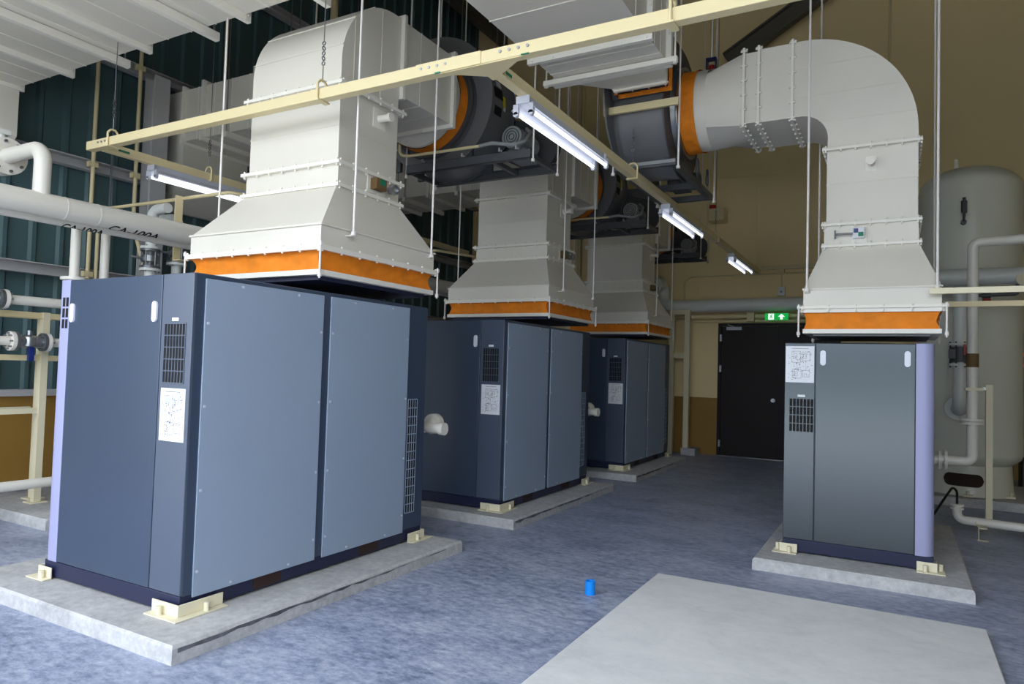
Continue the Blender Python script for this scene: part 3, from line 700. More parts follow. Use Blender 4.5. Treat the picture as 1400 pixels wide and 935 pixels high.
def fan_right():
    o = thing('centrifugal_fan', (-2.03, 6.7, 3.31), 'charcoal suspended fan left of the big white duct bend, above the lamp rail', 'fan')
    cy, cz, R = 6.60, 3.945, .60; x0, x1 = -2.30, -1.86; yo = 5.985
    def scroll(R): return [(yo, cz+.05), (cy-R*.94, cz+.02)]+[(cy+R*math.cos(a), cz+R*math.sin(a)) for a in [PI+PI*1.5*i/40 for i in range(1, 41)]]+[(yo, cz+R)]
    MB().prism(scroll(R), 'x', x0+.01, x1-.01).build('scroll_housing', 'fan', o)
    MB().prism([(6.5+.70*math.cos(2*PI*i/56), 4.05+.70*math.sin(2*PI*i/56)) for i in range(56)], 'x', x0-.06, x0-.045).prism(scroll(R-.03), 'x', x0-.046, x0).build('side_plate', 'fan', o); MB().prism(scroll(R+.03), 'x', x1, x1+.012).build('side_plate', 'fandark', o)
    mb = MB(); rect_ring(mb, 'y', 5.965, 5.985, x0+.02, 3.995, x1-.02, 4.54, .05); ring_bolts(mb, 5.975, x0+.02, 3.995, x1-.02, 4.54, .05, .1, .007, 'y'); mb.build('outlet_flange', 'fandark', o)
    mb = MB().cyl((x1+.01, cy, cz), (-1.785, cy, cz), .43, 48, .40).ring((-1.80, cy, cz), (-1.785, cy, cz), .43, .38, 48); mb.build('inlet_ring', 'steel', o)
    xa, xb, ya, yb = -2.34, -1.76, 6.09, 7.52; z0, z1 = 3.315, 3.375
    for x in (xa, xb-.05): MB().box(x, ya, z0, x+.05, yb, z1).build('frame_channel', 'fandark', o)
    for y in (ya+.0, 6.95, 7.47): MB().box(xa+.051, y, z0, xb-.051, y+.05, z1).build('frame_channel', 'fandark', o)
    m = MB().box(xa+.02, ya-.012, z0+.02, xb, ya-.001, z0+.05).build('front_strip', 'motor', o)
    # motor hung behind the drum
    mo = MB().cyl((-2.16, 7.28, 3.475), (-1.90, 7.28, 3.475), .09, 24).cyl((-1.90, 7.28, 3.475), (-1.84, 7.28, 3.475), .092, 24).box(-2.12, 7.2, 3.375, -1.94, 7.36, 3.42).build('motor', 'fandark', o)
    MB().prism([(cy+.16*math.cos(a), cz+.16*math.sin(a)) for a in [math.radians(35)+PI*i/12 for i in range(13)]]+[(7.28+.16*math.cos(a), 3.475+.12*math.sin(a)) for a in [math.radians(215)+PI*i/12 for i in range(13)]], 'x', x0-.09, x0-.02).build('belt_guard', 'mesh', o)
    for x in (x0+.03, x1-.03):
        for y in (cy-.3, cy+.3): MB().box(x-.02, y-.03, z1-.005, x+.02, y+.03, 3.55).build('pedestal', 'fandark', o)
    for x, y in ((xa-.02, ya+.02), (xb+.02, ya+.02), (xa-.02, yb-.02), (xb+.02, yb-.02)): rod(o, x, y, z0-.03, ZT, .009, 'rod')
    tr = MB().box(-2.40, 5.93, 3.80, -1.70, 5.96, 3.865).build('strut_bar', 'yel', o); tr['label'] = 'flat cream bar across the front'
    for y in (6.75, 7.15):
        sp = MB().tube([(xb+.03, y, 3.375), (xb+.03, y-.03, 3.40), (xb+.03, y-.03, 3.52), (xb+.03, y, 3.55), (xb+.03, y+.03, 3.52), (xb+.03, y+.03, 3.40), (xb+.03, y, 3.375)], .008, .015).cyl((xb+.03, y, 3.40), (xb+.03, y, 3.47), .018)
        sp.build('spring_isolator', 'fandark', o)
    return o
fan_right()

def discharge_right():
    o = thing('discharge_duct', (-2.14, 4.5, 3.97), 'broad white duct overhead at top centre, stepping down to the right-hand fan', 'duct')
    x0, x1, z0, z1 = -2.63, -1.665, 3.975, 4.62
    mb = MB().box(x0, .6, z0, x1, 4.95, z1)
    mb.build('duct_body', 'duct', o)
    mb = MB(); y = .9
    while y < 4.9: rect_ring(mb, 'y', y-.004, y+.004, x0, z0, x1, z1, .005); y += .42
    mb.build('seam', 'flange', o)
    mb = MB().box(x0, 4.95, z0, x1, 5.45, z1)
    for y in (5.12, 5.28): rect_ring(mb, 'y', y-.004, y+.004, x0, z0, x1, z1, .004)
    mb.build('straight_section', 'duct', o)
    mb = MB().loft([(x0,5.45,z0),(x1,5.45,z0),(x1,5.45,z1),(x0,5.45,z1)], [(-2.25,5.84,3.985),(-1.80,5.84,3.985),(-1.80,5.84,4.55),(-2.25,5.84,4.55)])
    mb.build('reducer', 'duct', o)
    for y, w in ((4.95, .02), (5.45, .028)):
        mb = MB(); rect_ring(mb, 'y', y-w, y+w, x0, z0, x1, z1, .045); ring_bolts(mb, y, x0, z0, x1, z1, .05, .18, .008, 'y'); mb.build('flange', 'flange', o)
    mb = MB(); rect_ring(mb, 'y', 5.835, 5.87, -2.25, 3.985, -1.80, 4.55, .02); ring_bolts(mb, 5.85, -2.25, 3.985, -1.80, 4.55, .04, .12, .007, 'y'); mb.build('flange', 'flange', o)
    canvas_rect(o, -2.272, 3.945, -1.768, 4.575, 5.868, 5.967, 14, 20, 'y')
    for y in (3.1, 5.38):
        for x in (x0-.09, x1+.09): rod(o, x, y, z0-.06, ZT, .008)
        MB().box(x0-.11, y-.02, z0-.05, x1+.11, y+.02, z0-.0475+.04).build('support_bar', 'flange', o)
    return o
discharge_right()

# ------------------------------------------------------------------ lighting rails, hangers and lamps
def clamp(o, ax, x, y, z, chain=True):
    """U clamp over the rail with wire and hook chain to the roof"""
    mb = MB()
    if ax == 'x': mb.tube([(x, y-.045, z-.085), (x, y-.045, z+.03), (x, y-.02, z+.06), (x, y+.02, z+.06), (x, y+.045, z+.03), (x, y+.045, z-.085)], .009, .02).box(x-.02, y-.055, z-.09, x+.02, y+.055, z-.08)
    else: mb.tube([(x-.045, y, z-.085), (x-.045, y, z+.03), (x-.02, y, z+.06), (x+.02, y, z+.06), (x+.045, y, z+.03), (x+.045, y, z-.085)], .009, .02).box(x-.055, y-.02, z-.09, x+.055, y+.02, z-.08)
    c = mb.build('clamp', 'yel', o)
    mb = MB().cyl((x, y, z+.06), (x, y, z+.16), .004, 6)
    for i in range(5): mb.ring((x-.003, y, z+.18+i*.035), (x+.003, y, z+.18+i*.035), .016, .010, 10) if i % 2 else mb.ring((x, y-.003, z+.18+i*.035), (x, y+.003, z+.18+i*.035), .016, .010, 10)
    mb.cyl((x, y, z+.33), (x, y, ZT), .0035, 6)
    mb.build('suspension_wire', 'darksteel', o)
def rail(name, ax, fixed, a, b, z, label):
    w, h = .07, .075
    o = thing(name, ((a+b)/2, fixed, z) if ax == 'x' else (fixed, (a+b)/2, z), label, 'rail', 'cream lamp rails')
    mb = MB()
    if ax == 'x': mb.box(a, fixed-w/2, z, b, fixed+w/2, z+h)
    else: mb.box(fixed-w/2, a, z, fixed+w/2, b, z+h)
    mb.build('channel', 'yel', o, .004)
    return o
ZR = 3.22
fr = rail('lamp_rail', 'x', 3.43, -6.16, 3.2, ZR, 'long cream steel rail crossing the front of the view overhead')
for x in (-5.83, -3.44, -1.02): clamp(fr, 'x', x, 3.43, ZR+.08)
MB().box(-2.62, 3.39, ZR-.001, -2.15, 3.394, ZR+.076).build('splice_plate', 'yel', fr)
for x in (-2.58, -2.52, -2.46, -2.40, -2.02, -1.96, -1.90, -1.84, -5.98, -5.93, -5.88, -5.84): MB().cyl((x, 3.396, ZR+.045), (x, 3.386, ZR+.045), .009, 8).build('bolt', 'steel', fr)
MB().box(-2.475, 3.388, ZR-.005, -2.435, 3.394, ZR+.004).build('green_tape', 'gtape', fr); MB().box(-1.88, 3.388, ZR-.005, -1.83, 3.394, ZR+.002).build('green_tape', 'gtape', fr)
MB().prism([(-2.45, 3.40), (-1.86, 3.40), (-2.10, 3.56), (-2.10, 3.62), (-2.20, 3.62), (-2.20, 3.56)], 'z', ZR-.006, ZR-.001).build('gusset_plate', 'yel', fr)
cr_ = rail('lamp_rail', 'y', -2.15, 3.47, 12.68, ZR, 'cream rail running down the aisle carrying three lamps')
for y in (6.06, 9.4): clamp(cr_, 'y', -2.15, y, ZR+.08)
MB().box(-2.113, 3.63, ZR+.022, -2.110, 3.70, ZR+.040).build('green_tape', 'gtape', cr_)
for y in (3.52, 3.58): MB().cyl((-2.116, y, ZR+.05), (-2.108, y, ZR+.05), .009, 8).build('bolt', 'steel', cr_)
lr = rail('lamp_rail', 'y', -6.03, 3.47, 9.3, ZR, 'cream rail at far left, running back under the white discharge ducts')
for y in (4.52, 7.5): clamp(lr, 'y', -6.03, y, ZR+.08)
MB().box(-5.992, 3.58, ZR+.025, -5.989, 3.68, ZR+.042).build('green_tape', 'gtape', lr)

def lamp(x, y0, y1, z, label):
    o = thing('fluorescent_lamp', (x, (y0+y1)/2, z), label, 'lamp', 'twin tube lamps under the rails')
    # batten with winged reflector, open downwards
    poly = [(x-.035, z-.001), (x+.035, z-.001), (x+.035, z-.045), (x+.088, z-.085), (x+.088, z-.089), (x+.031, z-.052), (x-.031, z-.052), (x-.088, z-.089), (x-.088, z-.085), (x-.035, z-.045)]
    MB().prism(poly, 'y', y0, y1).build('reflector', 'lampwhite', o, flat=True)
    for y, s in ((y0, 1), (y1, -1)):
        e = MB().box(x-.05, y-s*.012, z-.05, x+.05, y, z-.001)
        for dx in (-.056, .056): e.box(x+dx-.018, y-s*.004, z-.115, x+dx+.018, y+s*.022, z-.05).cyl((x+dx, y-s*.004, z-.115), (x+dx, y+s*.022, z-.115), .018, 12)
        e.build('lamp_holder', 'lampwhite', o)
    for dx in (-.056, .056): MB().cyl((x+dx, y0+.022, z-.103), (x+dx, y1-.022, z-.103), .013, 14).build('tube', 'tube', o)
    return o
lamp(-2.15, 3.93, 5.27, ZR, 'lit twin tube lamp nearest the camera on the aisle rail')
lamp(-2.15, 7.12, 8.46, ZR, 'lit twin tube lamp second along the aisle rail')
lamp(-2.15, 10.4, 11.74, ZR, 'small lit twin tube lamp at the far end of the aisle rail')
lamp(-6.03, 3.92, 5.26, ZR, 'lit twin tube lamp at the far left, left of the nearest hooded duct')
lamp(-6.03, 5.55, 6.89, ZR, 'lit twin tube lamp mostly hidden behind the nearest hooded duct')

# ------------------------------------------------------------------ left-hand pipework
hp = p = thing('header_pipe', (-6.0, 4, 2.645), 'thick white header pipe running across the left side above the cabinet', 'pipe')
MB().cyl((-6.0, .4, 2.645), (-6.0, 9.0, 2.645), .094, 28).build('pipe_run', 'pipe', p)
for y in (3.15, 3.42, 2.2, 6.0): MB().ring((-6.0, y-.006, 2.645), (-6.0, y+.006, 2.645), .0965, .09, 28).build('weld_seam', 'pipe', p)
b = MB().tube([(-6.0, 2.98, 2.70), (-6.0, 2.98, 3.10), (-6.56, 2.98, 3.10)], .062, .13, 20, 12).build('branch_pipe', 'pipe', p)
MB().cyl((-6.55, 2.98, 3.10), (-6.585, 2.98, 3.10), .155, 32).cyl((-6.60, 2.98, 3.10), (-6.63, 2.98, 3.10), .155, 32).build('branch_flange', 'pipe', b)
mb = MB()
for i in range(8): a = 2*PI*i/8+.2; mb.cyl((-6.53, 2.98+.125*math.cos(a), 3.10+.125*math.sin(a)), (-6.65, 2.98+.125*math.cos(a), 3.10+.125*math.sin(a)), .012, 8)
mb.build('flange_bolts', 'darksteel', b)
v = MB().cyl((-6.63, 2.98, 3.10), (-6.72, 2.98, 3.10), .15, 28).cyl((-6.68, 2.98, 3.22), (-6.68, 2.98, 3.33), .03).box(-6.73, 2.93, 3.30, -6.63, 3.03, 3.34).build('branch_valve', 'pipegrey', b)

p = thing('compressed_air_pipe', (-6.15, 4, 2.52), 'thinner white pipe with black lettering, hung close beneath the thick header', 'pipe')
MB().cyl((-6.15, .4, 2.57), (-6.15, 9.0, 2.57), .046, 22).build('pipe_run', 'pipe', p)
def text(body, size, loc, rot, m, parent, name):
    cu = bpy.data.curves.new(name, 'FONT'); cu.body = body; cu.size = size; cu.extrude = .0006; cu.offset = .0022
    ob = bpy.data.objects.new('tmp_text', cu); COL.objects.link(ob)
    dg = bpy.context.evaluated_depsgraph_get(); me = bpy.data.meshes.new_from_object(ob.evaluated_get(dg)); bpy.data.objects.remove(ob)
    me.materials.clear(); me.materials.append(M[m])
    R = rot.to_4x4(); R.translation = Vector(loc)-root_loc(parent); me.transform(R)
    o = bpy.data.objects.new(name, me); COL.objects.link(o); o.parent = parent; return o
def pipe_text(body, y, par, px, pz, r, size, deg):
    # letters wrapped round the underside, facing the aisle and down
    n = Vector((math.cos(math.radians(deg)), 0, math.sin(math.radians(deg)))); u = Vector((0,1,0)); w = n.cross(u)
    rot = Matrix((u, w, n)).transposed(); R_ = r+.0008
    t = text(body, size, (px+n.x*R_-w.x*size*.36, y, pz+n.z*R_-w.z*size*.36), rot, 'black', par, 'lettering')
    rl = root_loc(par); bm = bmesh.new(); bm.from_mesh(t.data)
    for _ in range(4):
        bmesh.ops.triangulate(bm, faces=bm.faces)
        bmesh.ops.subdivide_edges(bm, edges=[e for e in bm.edges if e.calc_length() > .010], cuts=1)
    bm.to_mesh(t.data); bm.free()
    for vtx in t.data.vertices:
        q = Vector(vtx.co)+rl-Vector((px, 0, pz)); a = q.dot(w)/R_; k = (n*math.cos(a)+w*math.sin(a))*(R_+.0006); vtx.co = Vector((px+k.x, q.y, pz+k.z))-rl
    t['label'] = 'black painted lettering'
pipe_text('CA-100A', 3.22, p, -6.15, 2.57, .046, .09, -70)
pipe_text('CA-100A', 3.52, hp, -6.0, 2.645, .094, .12, -72)

mb = MB()
def drop_pipe(x, y, ztop, zbot, r, label, fl=True):
    o = thing('drop_pipe', (x, y, zbot), label, 'pipe')
    MB().cyl((x, y, zbot), (x, y, ztop), r, 20).build('pipe_run', 'pipe', o)
    if fl: MB().cyl((x, y, 2.10), (x, y, 2.125), r*2.6, 24).build('pipe_flange', 'pipe', o)
    return o
drop_pipe(-6.32, 3.44, 2.60, .09, .04, 'white vertical pipe with a flange, above the cabinet\'s front left corner')
drop_pipe(-6.32, 3.70, 2.60, .09, .038, 'white vertical pipe without flange, right of the yellow conduits', False)
def flex_valve(x, y, zt, zb, zv, label, elbow):
    o = thing('valve_pipe', (x, y, zb), label, 'valve', 'steel valves behind the nearest cabinet')
    MB().tube([(x, y, zv+.12), (x, y, zt), (x+elbow[0], y+elbow[1], zt)], .052, .10, 18).build('pipe_run', 'pipegrey', o)
    MB().cyl((x, y, zb), (x, y, zv-.12), .05, 18).build('lower_pipe', 'pipegrey', o)
    MB().lathe([(.06,-.09),(.075,-.07),(.06,-.05),(.085,-.03),(.085,.03),(.06,.05),(.075,.07),(.06,.09)], (x, y, zv), 24).build('valve_body', 'steel', o)
    for s in (-1, 1):
        mb = MB().cyl((x, y, zv+s*.10), (x, y, zv+s*.125), .10, 28)
        mb.build('valve_flange', 'pipegrey', o)
        mb = MB().cyl((x, y, zv+s*.075), (x, y, zv+s*.10), .098, 28); mb.build('valve_flange', 'darksteel', o)
    mb = MB()
    for i in range(6): a = 2*PI*i/6; mb.cyl((x+.085*math.cos(a), y+.085*math.sin(a), zv-.14), (x+.085*math.cos(a), y+.085*math.sin(a), zv+.14), .008, 6)
    mb.build('tie_bolts', 'darksteel', o)
    MB().tube([(x, y-.05, zv), (x-.02, y-.13, zv), (x-.08, y-.15, zv+.01)], .012).build('drain_cock', 'steel', o)
    return o
flex_valve(-6.75, 4.42, 2.97, .09, 2.46, 'steel flanged valve behind the nearest cabinet, left one of the pair', (.25, .0))
flex_valve(-6.75, 4.72, 2.95, .09, 2.56, 'steel flanged valve beside the nearest hood, right one of the pair', (-.45, 0))
o = thing('pipe_strap', (-6.22, 4.35, 2.4), 'flat yellow strap hanging the header pipe', 'strap')
MB().box(-6.235, 4.31, 2.40, -6.222, 4.39, 3.05).box(-6.222, 4.31, 2.40, -6.12, 4.39, 2.41).build('strap_blade', 'yel', o)

# support frame with horizontal valves behind the left cabinet
o = thing('pipe_rack', (-6.95, 3.6, 0), 'pale yellow steel frame carrying two pipes at the left edge', 'rack')
for x, y in ((-6.9, 3.52), (-7.1, 3.60)):
    MB().box(x-.03, y-.03, .09, x+.03, y+.03, 1.83).box(x-.07, y-.07, .09, x+.07, y+.07, .102).build('post', 'paleyel', o)
for x, y in ((-6.9, 2.2), (-7.1, 2.28)): MB().box(x-.03, y-.03, 0, x+.03, y+.03, 1.83).build('post', 'paleyel', o)
for z in (.93, 1.41, 1.80):
    for x, y in ((-6.9, 0), (-7.1, .08)): MB().box(x-.02, 1.6, z-.025, x+.02, (3.49 if z < 1.2 else 3.95)+y*.5, z+.025).build('cross_bar', 'yel' if z > 1 else 'paleyel', o)
def valve_line(x, z, r, yv, label, lever):
    o = thing('pipe_with_valve', (x, yv, z-r), label, 'pipe')
    MB().cyl((x, 1.4, z), (x, yv-.16, z), r, 20).build('pipe_run', 'pipe', o); MB().cyl((x, yv+.16, z), (x, 4.3, z), r, 20).build('pipe_run', 'pipe', o)
    for s in (-1, 1):
        MB().cyl((x, yv+s*.13, z), (x, yv+s*.16, z), .085, 28).build('valve_flange', 'pipe', o)
        MB().cyl((x, yv+s*.10, z), (x, yv+s*.128, z), .083, 28).build('valve_flange', 'darksteel', o)
        mb = MB()
        for i in range(8): a = 2*PI*i/8; mb.cyl((x+.067*math.cos(a), yv+s*.085, z+.067*math.sin(a)), (x+.067*math.cos(a), yv+s*.185, z+.067*math.sin(a)), .009, 6)
        mb.build('flange_bolts', 'steel', o)
    mb = MB().cyl((x, yv-.10, z), (x, yv+.10, z), .055, 20).lathe([(.03,-.06),(.065,-.04),(.07,0),(.065,.04),(.03,.06)], (x, yv, z), 20).cyl((x, yv, z), (x, yv, z+.10), .025)
    vb = mb.build('valve_body', 'steel', o)
    MB().box(x+.02, yv-.02, z-.17, x+.06, yv+.02, z-.05).cyl((x+.04, yv, z-.06), (x+.04, yv, z+.02), .014).build('lever', lever, vb)
valve_line(-6.77, 1.915, .042, 2.97, 'white pipe with a dark flanged valve at the left edge, upper one', 'darksteel')
valve_line(-6.77, 1.554, .040, 3.33, 'white pipe with a steel valve and blue lever at the left edge, lower one', 'dblue')
o = thing('floor_pipe', (-6.6, 3, .3), 'white pipe running low along the left wall behind the nearest cabinet', 'pipe')
MB().cyl((-6.6, 1.0, .315), (-6.6, 6.0, .315), .043, 20).build('pipe_run', 'pipe', o)
for y in (2.2, 4.5): MB().box(-6.63, y-.02, 0, -6.57, y+.02, .275).build('pipe_support', 'paleyel', o)

# wall conduits (vertical) on the left wall and horizontal branches
def conduit(pts, r, label, bend=.12, m='yel', clips=()):
    o = thing('conduit', pts[-1], label, 'conduit')
    MB().tube(pts, r, bend).build('conduit_run', m, o)
    for c, ax in clips:
        MB().box(c[0]-.03, c[1]-.05, c[2]-.03, c[0]+.03, c[1]+.05, c[2]+.03).build('clip', m, o)
    return o
conduit([(-7.95, 4.47, ZC-.02), (-7.95, 4.47, 1.1)], .022, 'yellow vertical conduit on the teal wall, leftmost of three', clips=(((-7.96, 4.47, 3.60), 0), ((-7.96, 4.47, 2.36), 0)))
conduit([(-7.95, 4.56, 3.0), (-7.95, 4.56, 1.1)], .020, 'short yellow conduit beside the leftmost wall conduit, starting below the header pipe')
conduit([(-7.95, 4.97, ZC-.02), (-7.95, 4.97, 3.0), (-7.6, 4.97, 2.3), (-7.5, 5.3, 2.2)], .022, 'yellow vertical conduit on the teal wall, middle of three', clips=(((-7.96, 4.97, 4.90), 0), ((-7.96, 4.97, 3.60), 0)))
conduit([(-7.95, 6.14, ZC-.02), (-7.95, 6.14, 4.80)], .024, 'yellow vertical conduit entering the top of the white discharge duct')
MB_ = conduit([(-7.95, 4.4, 3.05), (-5.55, 4.4, 3.03), (-5.3, 5.0, 3.02)], .018, 'thin yellow conduit crossing level above the header pipe to the left lamp', .05)
conduit([(-7.95, 4.4+PIT, 3.05), (-5.55, 4.4+PIT, 3.03), (-5.3, 5.0+PIT, 3.02)], .018, 'thin yellow conduit seen between the nearest and middle hoods', .05)
conduit([(-7.93, 8.1, ZC-.02), (-7.93, 8.1, 1.2)], .06, 'thick cream vertical pipe at the left wall above the nearest duct bend')
for (x, y, lab) in ((-7.92, 4.66, 'thin grey vertical rod on the teal wall right of the leftmost conduit'),):
    o = thing('hanging_rod', (x, y, 2.2), lab, 'rod'); MB().cyl((x, y, 2.2), (x, y, ZC-.02), .010, 8).build('rod_bar', 'darksteel', o)
o = thing('wall_sign', (-8.08, 3.24, 3.5), 'small round dark green sign on the teal wall below the flanged elbow pipe', 'sign')
MB().cyl((-8.10, 3.55, 3.55), (-8.06, 3.55, 3.55), .07, 24).build('sign_disc', 'gtape', o)

# discharge stubs behind cabinets one and two
def stub(y, label):
    o = thing('outlet_pipe', (-3.5, y, .85), label, 'pipe', 'white outlet stubs behind the left cabinets')
    MB().cyl((-3.43, y+.29, .955), (-3.43, y+.315, .955), .085, 28).cyl((-3.43, y+.325, .955), (-3.43, y+.35, .955), .085, 28).build('pipe_flange', 'pipe', o)
    MB().tube([(-3.43, y+.30, .955), (-3.43, y+.20, .93), (-3.26, y+.20, .93)], .042, .04, 18).cyl((-3.62, y+.20, .93), (-3.43, y+.20, .93), .042, 18).cyl((-3.28, y+.20, .93), (-3.235, y+.20, .93), .052, 20).build('pipe_run', 'pipe', o)
    MB().box(-3.61, y+.17, 0, -3.55, y+.23, .89).build('pipe_support', 'paleyel', o)
    return o
s1 = stub(4.535, 'white flanged outlet pipe poking out between the nearest and middle cabinets')
dup(s1, (0, 3.345, 0), 'white outlet pipe end poking out between the middle and farthest cabinets')

# ------------------------------------------------------------------ back wall fittings
o = thing('wall_pipe', (-2.3, 12.45, 2.66), 'thick pale pipe along the tan wall above the dark door', 'pipe')
MB().tube([(-3.80, 12.1, 3.02), (-3.80, 12.52, 3.10), (-3.80, 12.52, 2.655), (.6, 12.52, 2.68)], .115, .18, 26, 12).build('pipe_run', 'pipegrey', o)
MB().ring((-2.23, 12.52, 2.667), (-2.215, 12.52, 2.667), .119, .11, 28).build('weld_seam', 'pipegrey', o)
o = thing('wall_pipe', (-2.3, 12.6, 2.46), 'cream pipe just under the thick pale wall pipe', 'pipe')
MB().cyl((-3.6, 12.62, 2.475), (.5, 12.62, 2.485), .045, 18).build('pipe_run', 'yel', o)
o = thing('support_rail', (-2.3, 12.5, 2.36), 'thin cream rail above the dark door, carrying the exit sign', 'rail')
MB().box(-3.5, 12.60, 2.375, .5, 12.63, 2.405).box(-2.30, 12.50, 2.38, -2.18, 12.60, 2.53).build('rail_bar', 'yel', o)
o = thing('pipe_support', (-3.43, 12.4, 0), 'cream steel goalpost frame at the wall left of the dark door', 'frame')
for x in (-3.57, -3.29): MB().box(x-.045, 12.33, 0, x+.045, 12.42, 2.50).build('post', 'paleyel', o)
MB().box(-3.615, 12.33, 2.50, -3.245, 12.42, 2.58).build('cross_bar', 'paleyel', o); MB().box(-3.525, 12.34, 1.72, -3.335, 12.40, 1.81).build('cross_bar', 'paleyel', o)
conduit([(-3.45, 12.7, 2.5), (-3.45, 12.7, 3.21), (-1.2, 12.7, 3.22)], .014, 'thin tan conduit bent over the wall pipe on the back wall', .15)
o = thing('cable_rail', (-1.2, 12.68, 3.32), 'cream cable rail on the tan wall at the end of the aisle rail', 'rail')
MB().box(-2.10, 12.66, 3.29, .6, 12.74, 3.36).build('rail_bar', 'yel', o)
MB().box(-1.86, 12.64, 3.22, -1.72, 12.73, 3.285).build('junction_box', 'yel', o)
o = thing('wall_switch', (-1.77, 12.7, 2.85), 'small grey switch box on the tan wall above the wall pipe', 'switch')
MB().box(-1.83, 12.69, 2.83, -1.71, 12.75, 2.99).build('switch_box', 'pipegrey', o, .005); MB().cyl((-1.77, 12.72, 2.99), (-1.77, 12.72, 3.22), .012, 8).build('cable_tube', 'yel', o); MB().cyl((-1.77, 12.69, 2.90), (-1.77, 12.68, 2.90), .02, 12).build('switch_knob', 'darksteel', o)
# exit sign: running figure and arrow, no words in the photo
o = thing('exit_sign', (-1.81, 12.44, 2.39), 'green exit sign with running figure and arrow above the dark door', 'sign')
sx0, sx1, sz0, sz1, sy = -1.985, -1.615, 2.39, 2.505, 12.40
MB().box(sx0, sy, sz0, sx1, sy+.04, sz1).build('sign_box', 'green', o, .003)
MB().box(sx0+.055, sy-.003, sz0+.006, sx0+.145, sy+.001, sz1-.008).build('sign_panel', 'white_lit', o)
ax = sx0+.265; mb = MB().prism([(ax-.055, sz0+.055), (ax, sz1-.012), (ax+.055, sz0+.055), (ax+.021, sz0+.055), (ax+.021, sz0+.010), (ax-.021, sz0+.010), (ax-.021, sz0+.055)], 'y', sy-.003, sy+.001); mb.build('arrow', 'white_lit', o, flat=True)
fx = sx0+.10; fz = sz0+.055; mb = MB().cyl((fx+.012, sy-.005, fz+.036), (fx+.012, sy-.002, fz+.036), .010, 12)
for a, b_, w in (((fx+.006, fz+.022), (fx-.004, fz-.006), .018), ((fx+.006, fz+.02), (fx+.03, fz+.008), .008), ((fx+.002, fz+.02), (fx-.024, fz+.012), .008), ((fx-.002, fz-.004), (fx+.022, fz-.012), .010), ((fx+.022, fz-.012), (fx+.014, fz-.034), .009), ((fx-.004, fz-.006), (fx-.018, fz-.024), .010), ((fx-.018, fz-.024), (fx-.036, fz-.026), .009)):
    mb.beam((a[0], sy-.0045, a[1]), (b_[0], sy-.0045, b_[1]), .004, w, (0, 0, 1)) if abs(a[0]-b_[0]) > .012 else mb.beam((a[0], sy-.0045, a[1]), (b_[0], sy-.0045, b_[1]), .004, w, (1, 0, 0))
mb.build('running_figure', 'green', o, flat=True)
conduit([(-5.57, 12.68, ZC-.02), (-5.57, 12.68, .2)], .035, 'yellow vertical pipe on the back wall between the middle and farthest ducts')
conduit([(-.155, 12.70, ZC-.02), (-.155, 12.70, 3.4)], .018, 'thin cream vertical conduit on the tan wall behind the big duct bend')
o = thing('junction_box', (-2.84, 12.6, 4.17), 'cream junction box with red pull knob below the right-hand fan', 'box')
MB().box(-2.98, 12.42, 4.17, -2.70, 12.75, 4.39).build('box_body', 'yel', o, .006); MB().cyl((-2.92, 12.5, 4.39), (-2.92, 12.5, 4.46), .06, 16).build('knob', 'red', o)
o = thing('spring_hanger', (-1.675, 7.02, 4.28), 'blue and red spring hanger on a rod beside the orange ring, above the round duct', 'hanger')
hx, hy, hz = -1.675, 7.02, 4.47
MB().box(hx-.05, hy-.04, hz, hx+.05, hy+.04, hz+.012).box(hx-.05, hy-.04, hz+.16, hx+.05, hy+.04, hz+.172).box(hx-.05, hy-.04, hz+.01, hx-.04, hy+.04, hz+.16).box(hx+.04, hy-.04, hz+.01, hx+.05, hy+.04, hz+.16).build('hanger_box', 'dblue', o)
MB().cyl((hx, hy, hz+.012), (hx, hy, hz+.10), .028, 14).build('spring', 'red', o); MB().cyl((hx, hy, hz+.17), (hx, hy, ZT), .008, 8).cyl((hx, hy, 4.28), (hx, hy, hz), .008, 8).build('hanger_rod', 'rod', o)

# ------------------------------------------------------------------ tank and right-hand pipework
o = thing('air_tank', (.755, 10.25, .1), 'tall pale grey cylindrical tank with domed top on the right', 'tank')
R = .548; tx, ty = .765, 10.25
prof = [(R*.97, .53), (R, .58)]+[(R, .6), (R, 3.78)]+[(R*math.cos(a), 3.80+.30*math.sin(a)) for a in [PI/2*i/14 for i in range(1, 14)]]+[(.01, 4.10)]
MB().lathe([(R*.45, .40), (R*.80, .455)]+prof, (tx, ty, 0), 72).build('shell', 'tank', o)
MB().ring((tx, ty, 3.775), (tx, ty, 3.79), R+.0025, R-.01, 72).build('weld_seam', 'tank', o); MB().ring((tx, ty, .575), (tx, ty, .59), R+.0025, R-.01, 72).build('weld_seam', 'tank', o)
n = 72; sk = MB()
mb = MB().lathe([(R*.86, .10), (R*.83, .15), (R*.80, .5), (R*.78, .5), (R*.80, .15), (R*.82, .11)], (tx, ty, 0), 72); skirt = mb.build('skirt', 'tank', o)
# oval access hole: dark recess with rim in the skirt, following its curve
def oval(r, w, h, zc, name, m, rr):
    pts = []
    for i in range(40):
        t = 2*PI*i/40; c, s_ = math.cos(t), math.sin(t)
        u = (w/2-h/2)*(1 if c > 0 else -1)+h/2*c; v = h/2*s_
        a = math.radians(-103)+u/r; pts.append((tx+r*math.cos(a), ty+r*math.sin(a), zc+v))
    mb = MB(); a0 = math.radians(-103); mb.add(pts, [tuple(range(40))]); return mb
hole = oval(R*.845, .42, .15, .285, 'hole', 'black', 0)
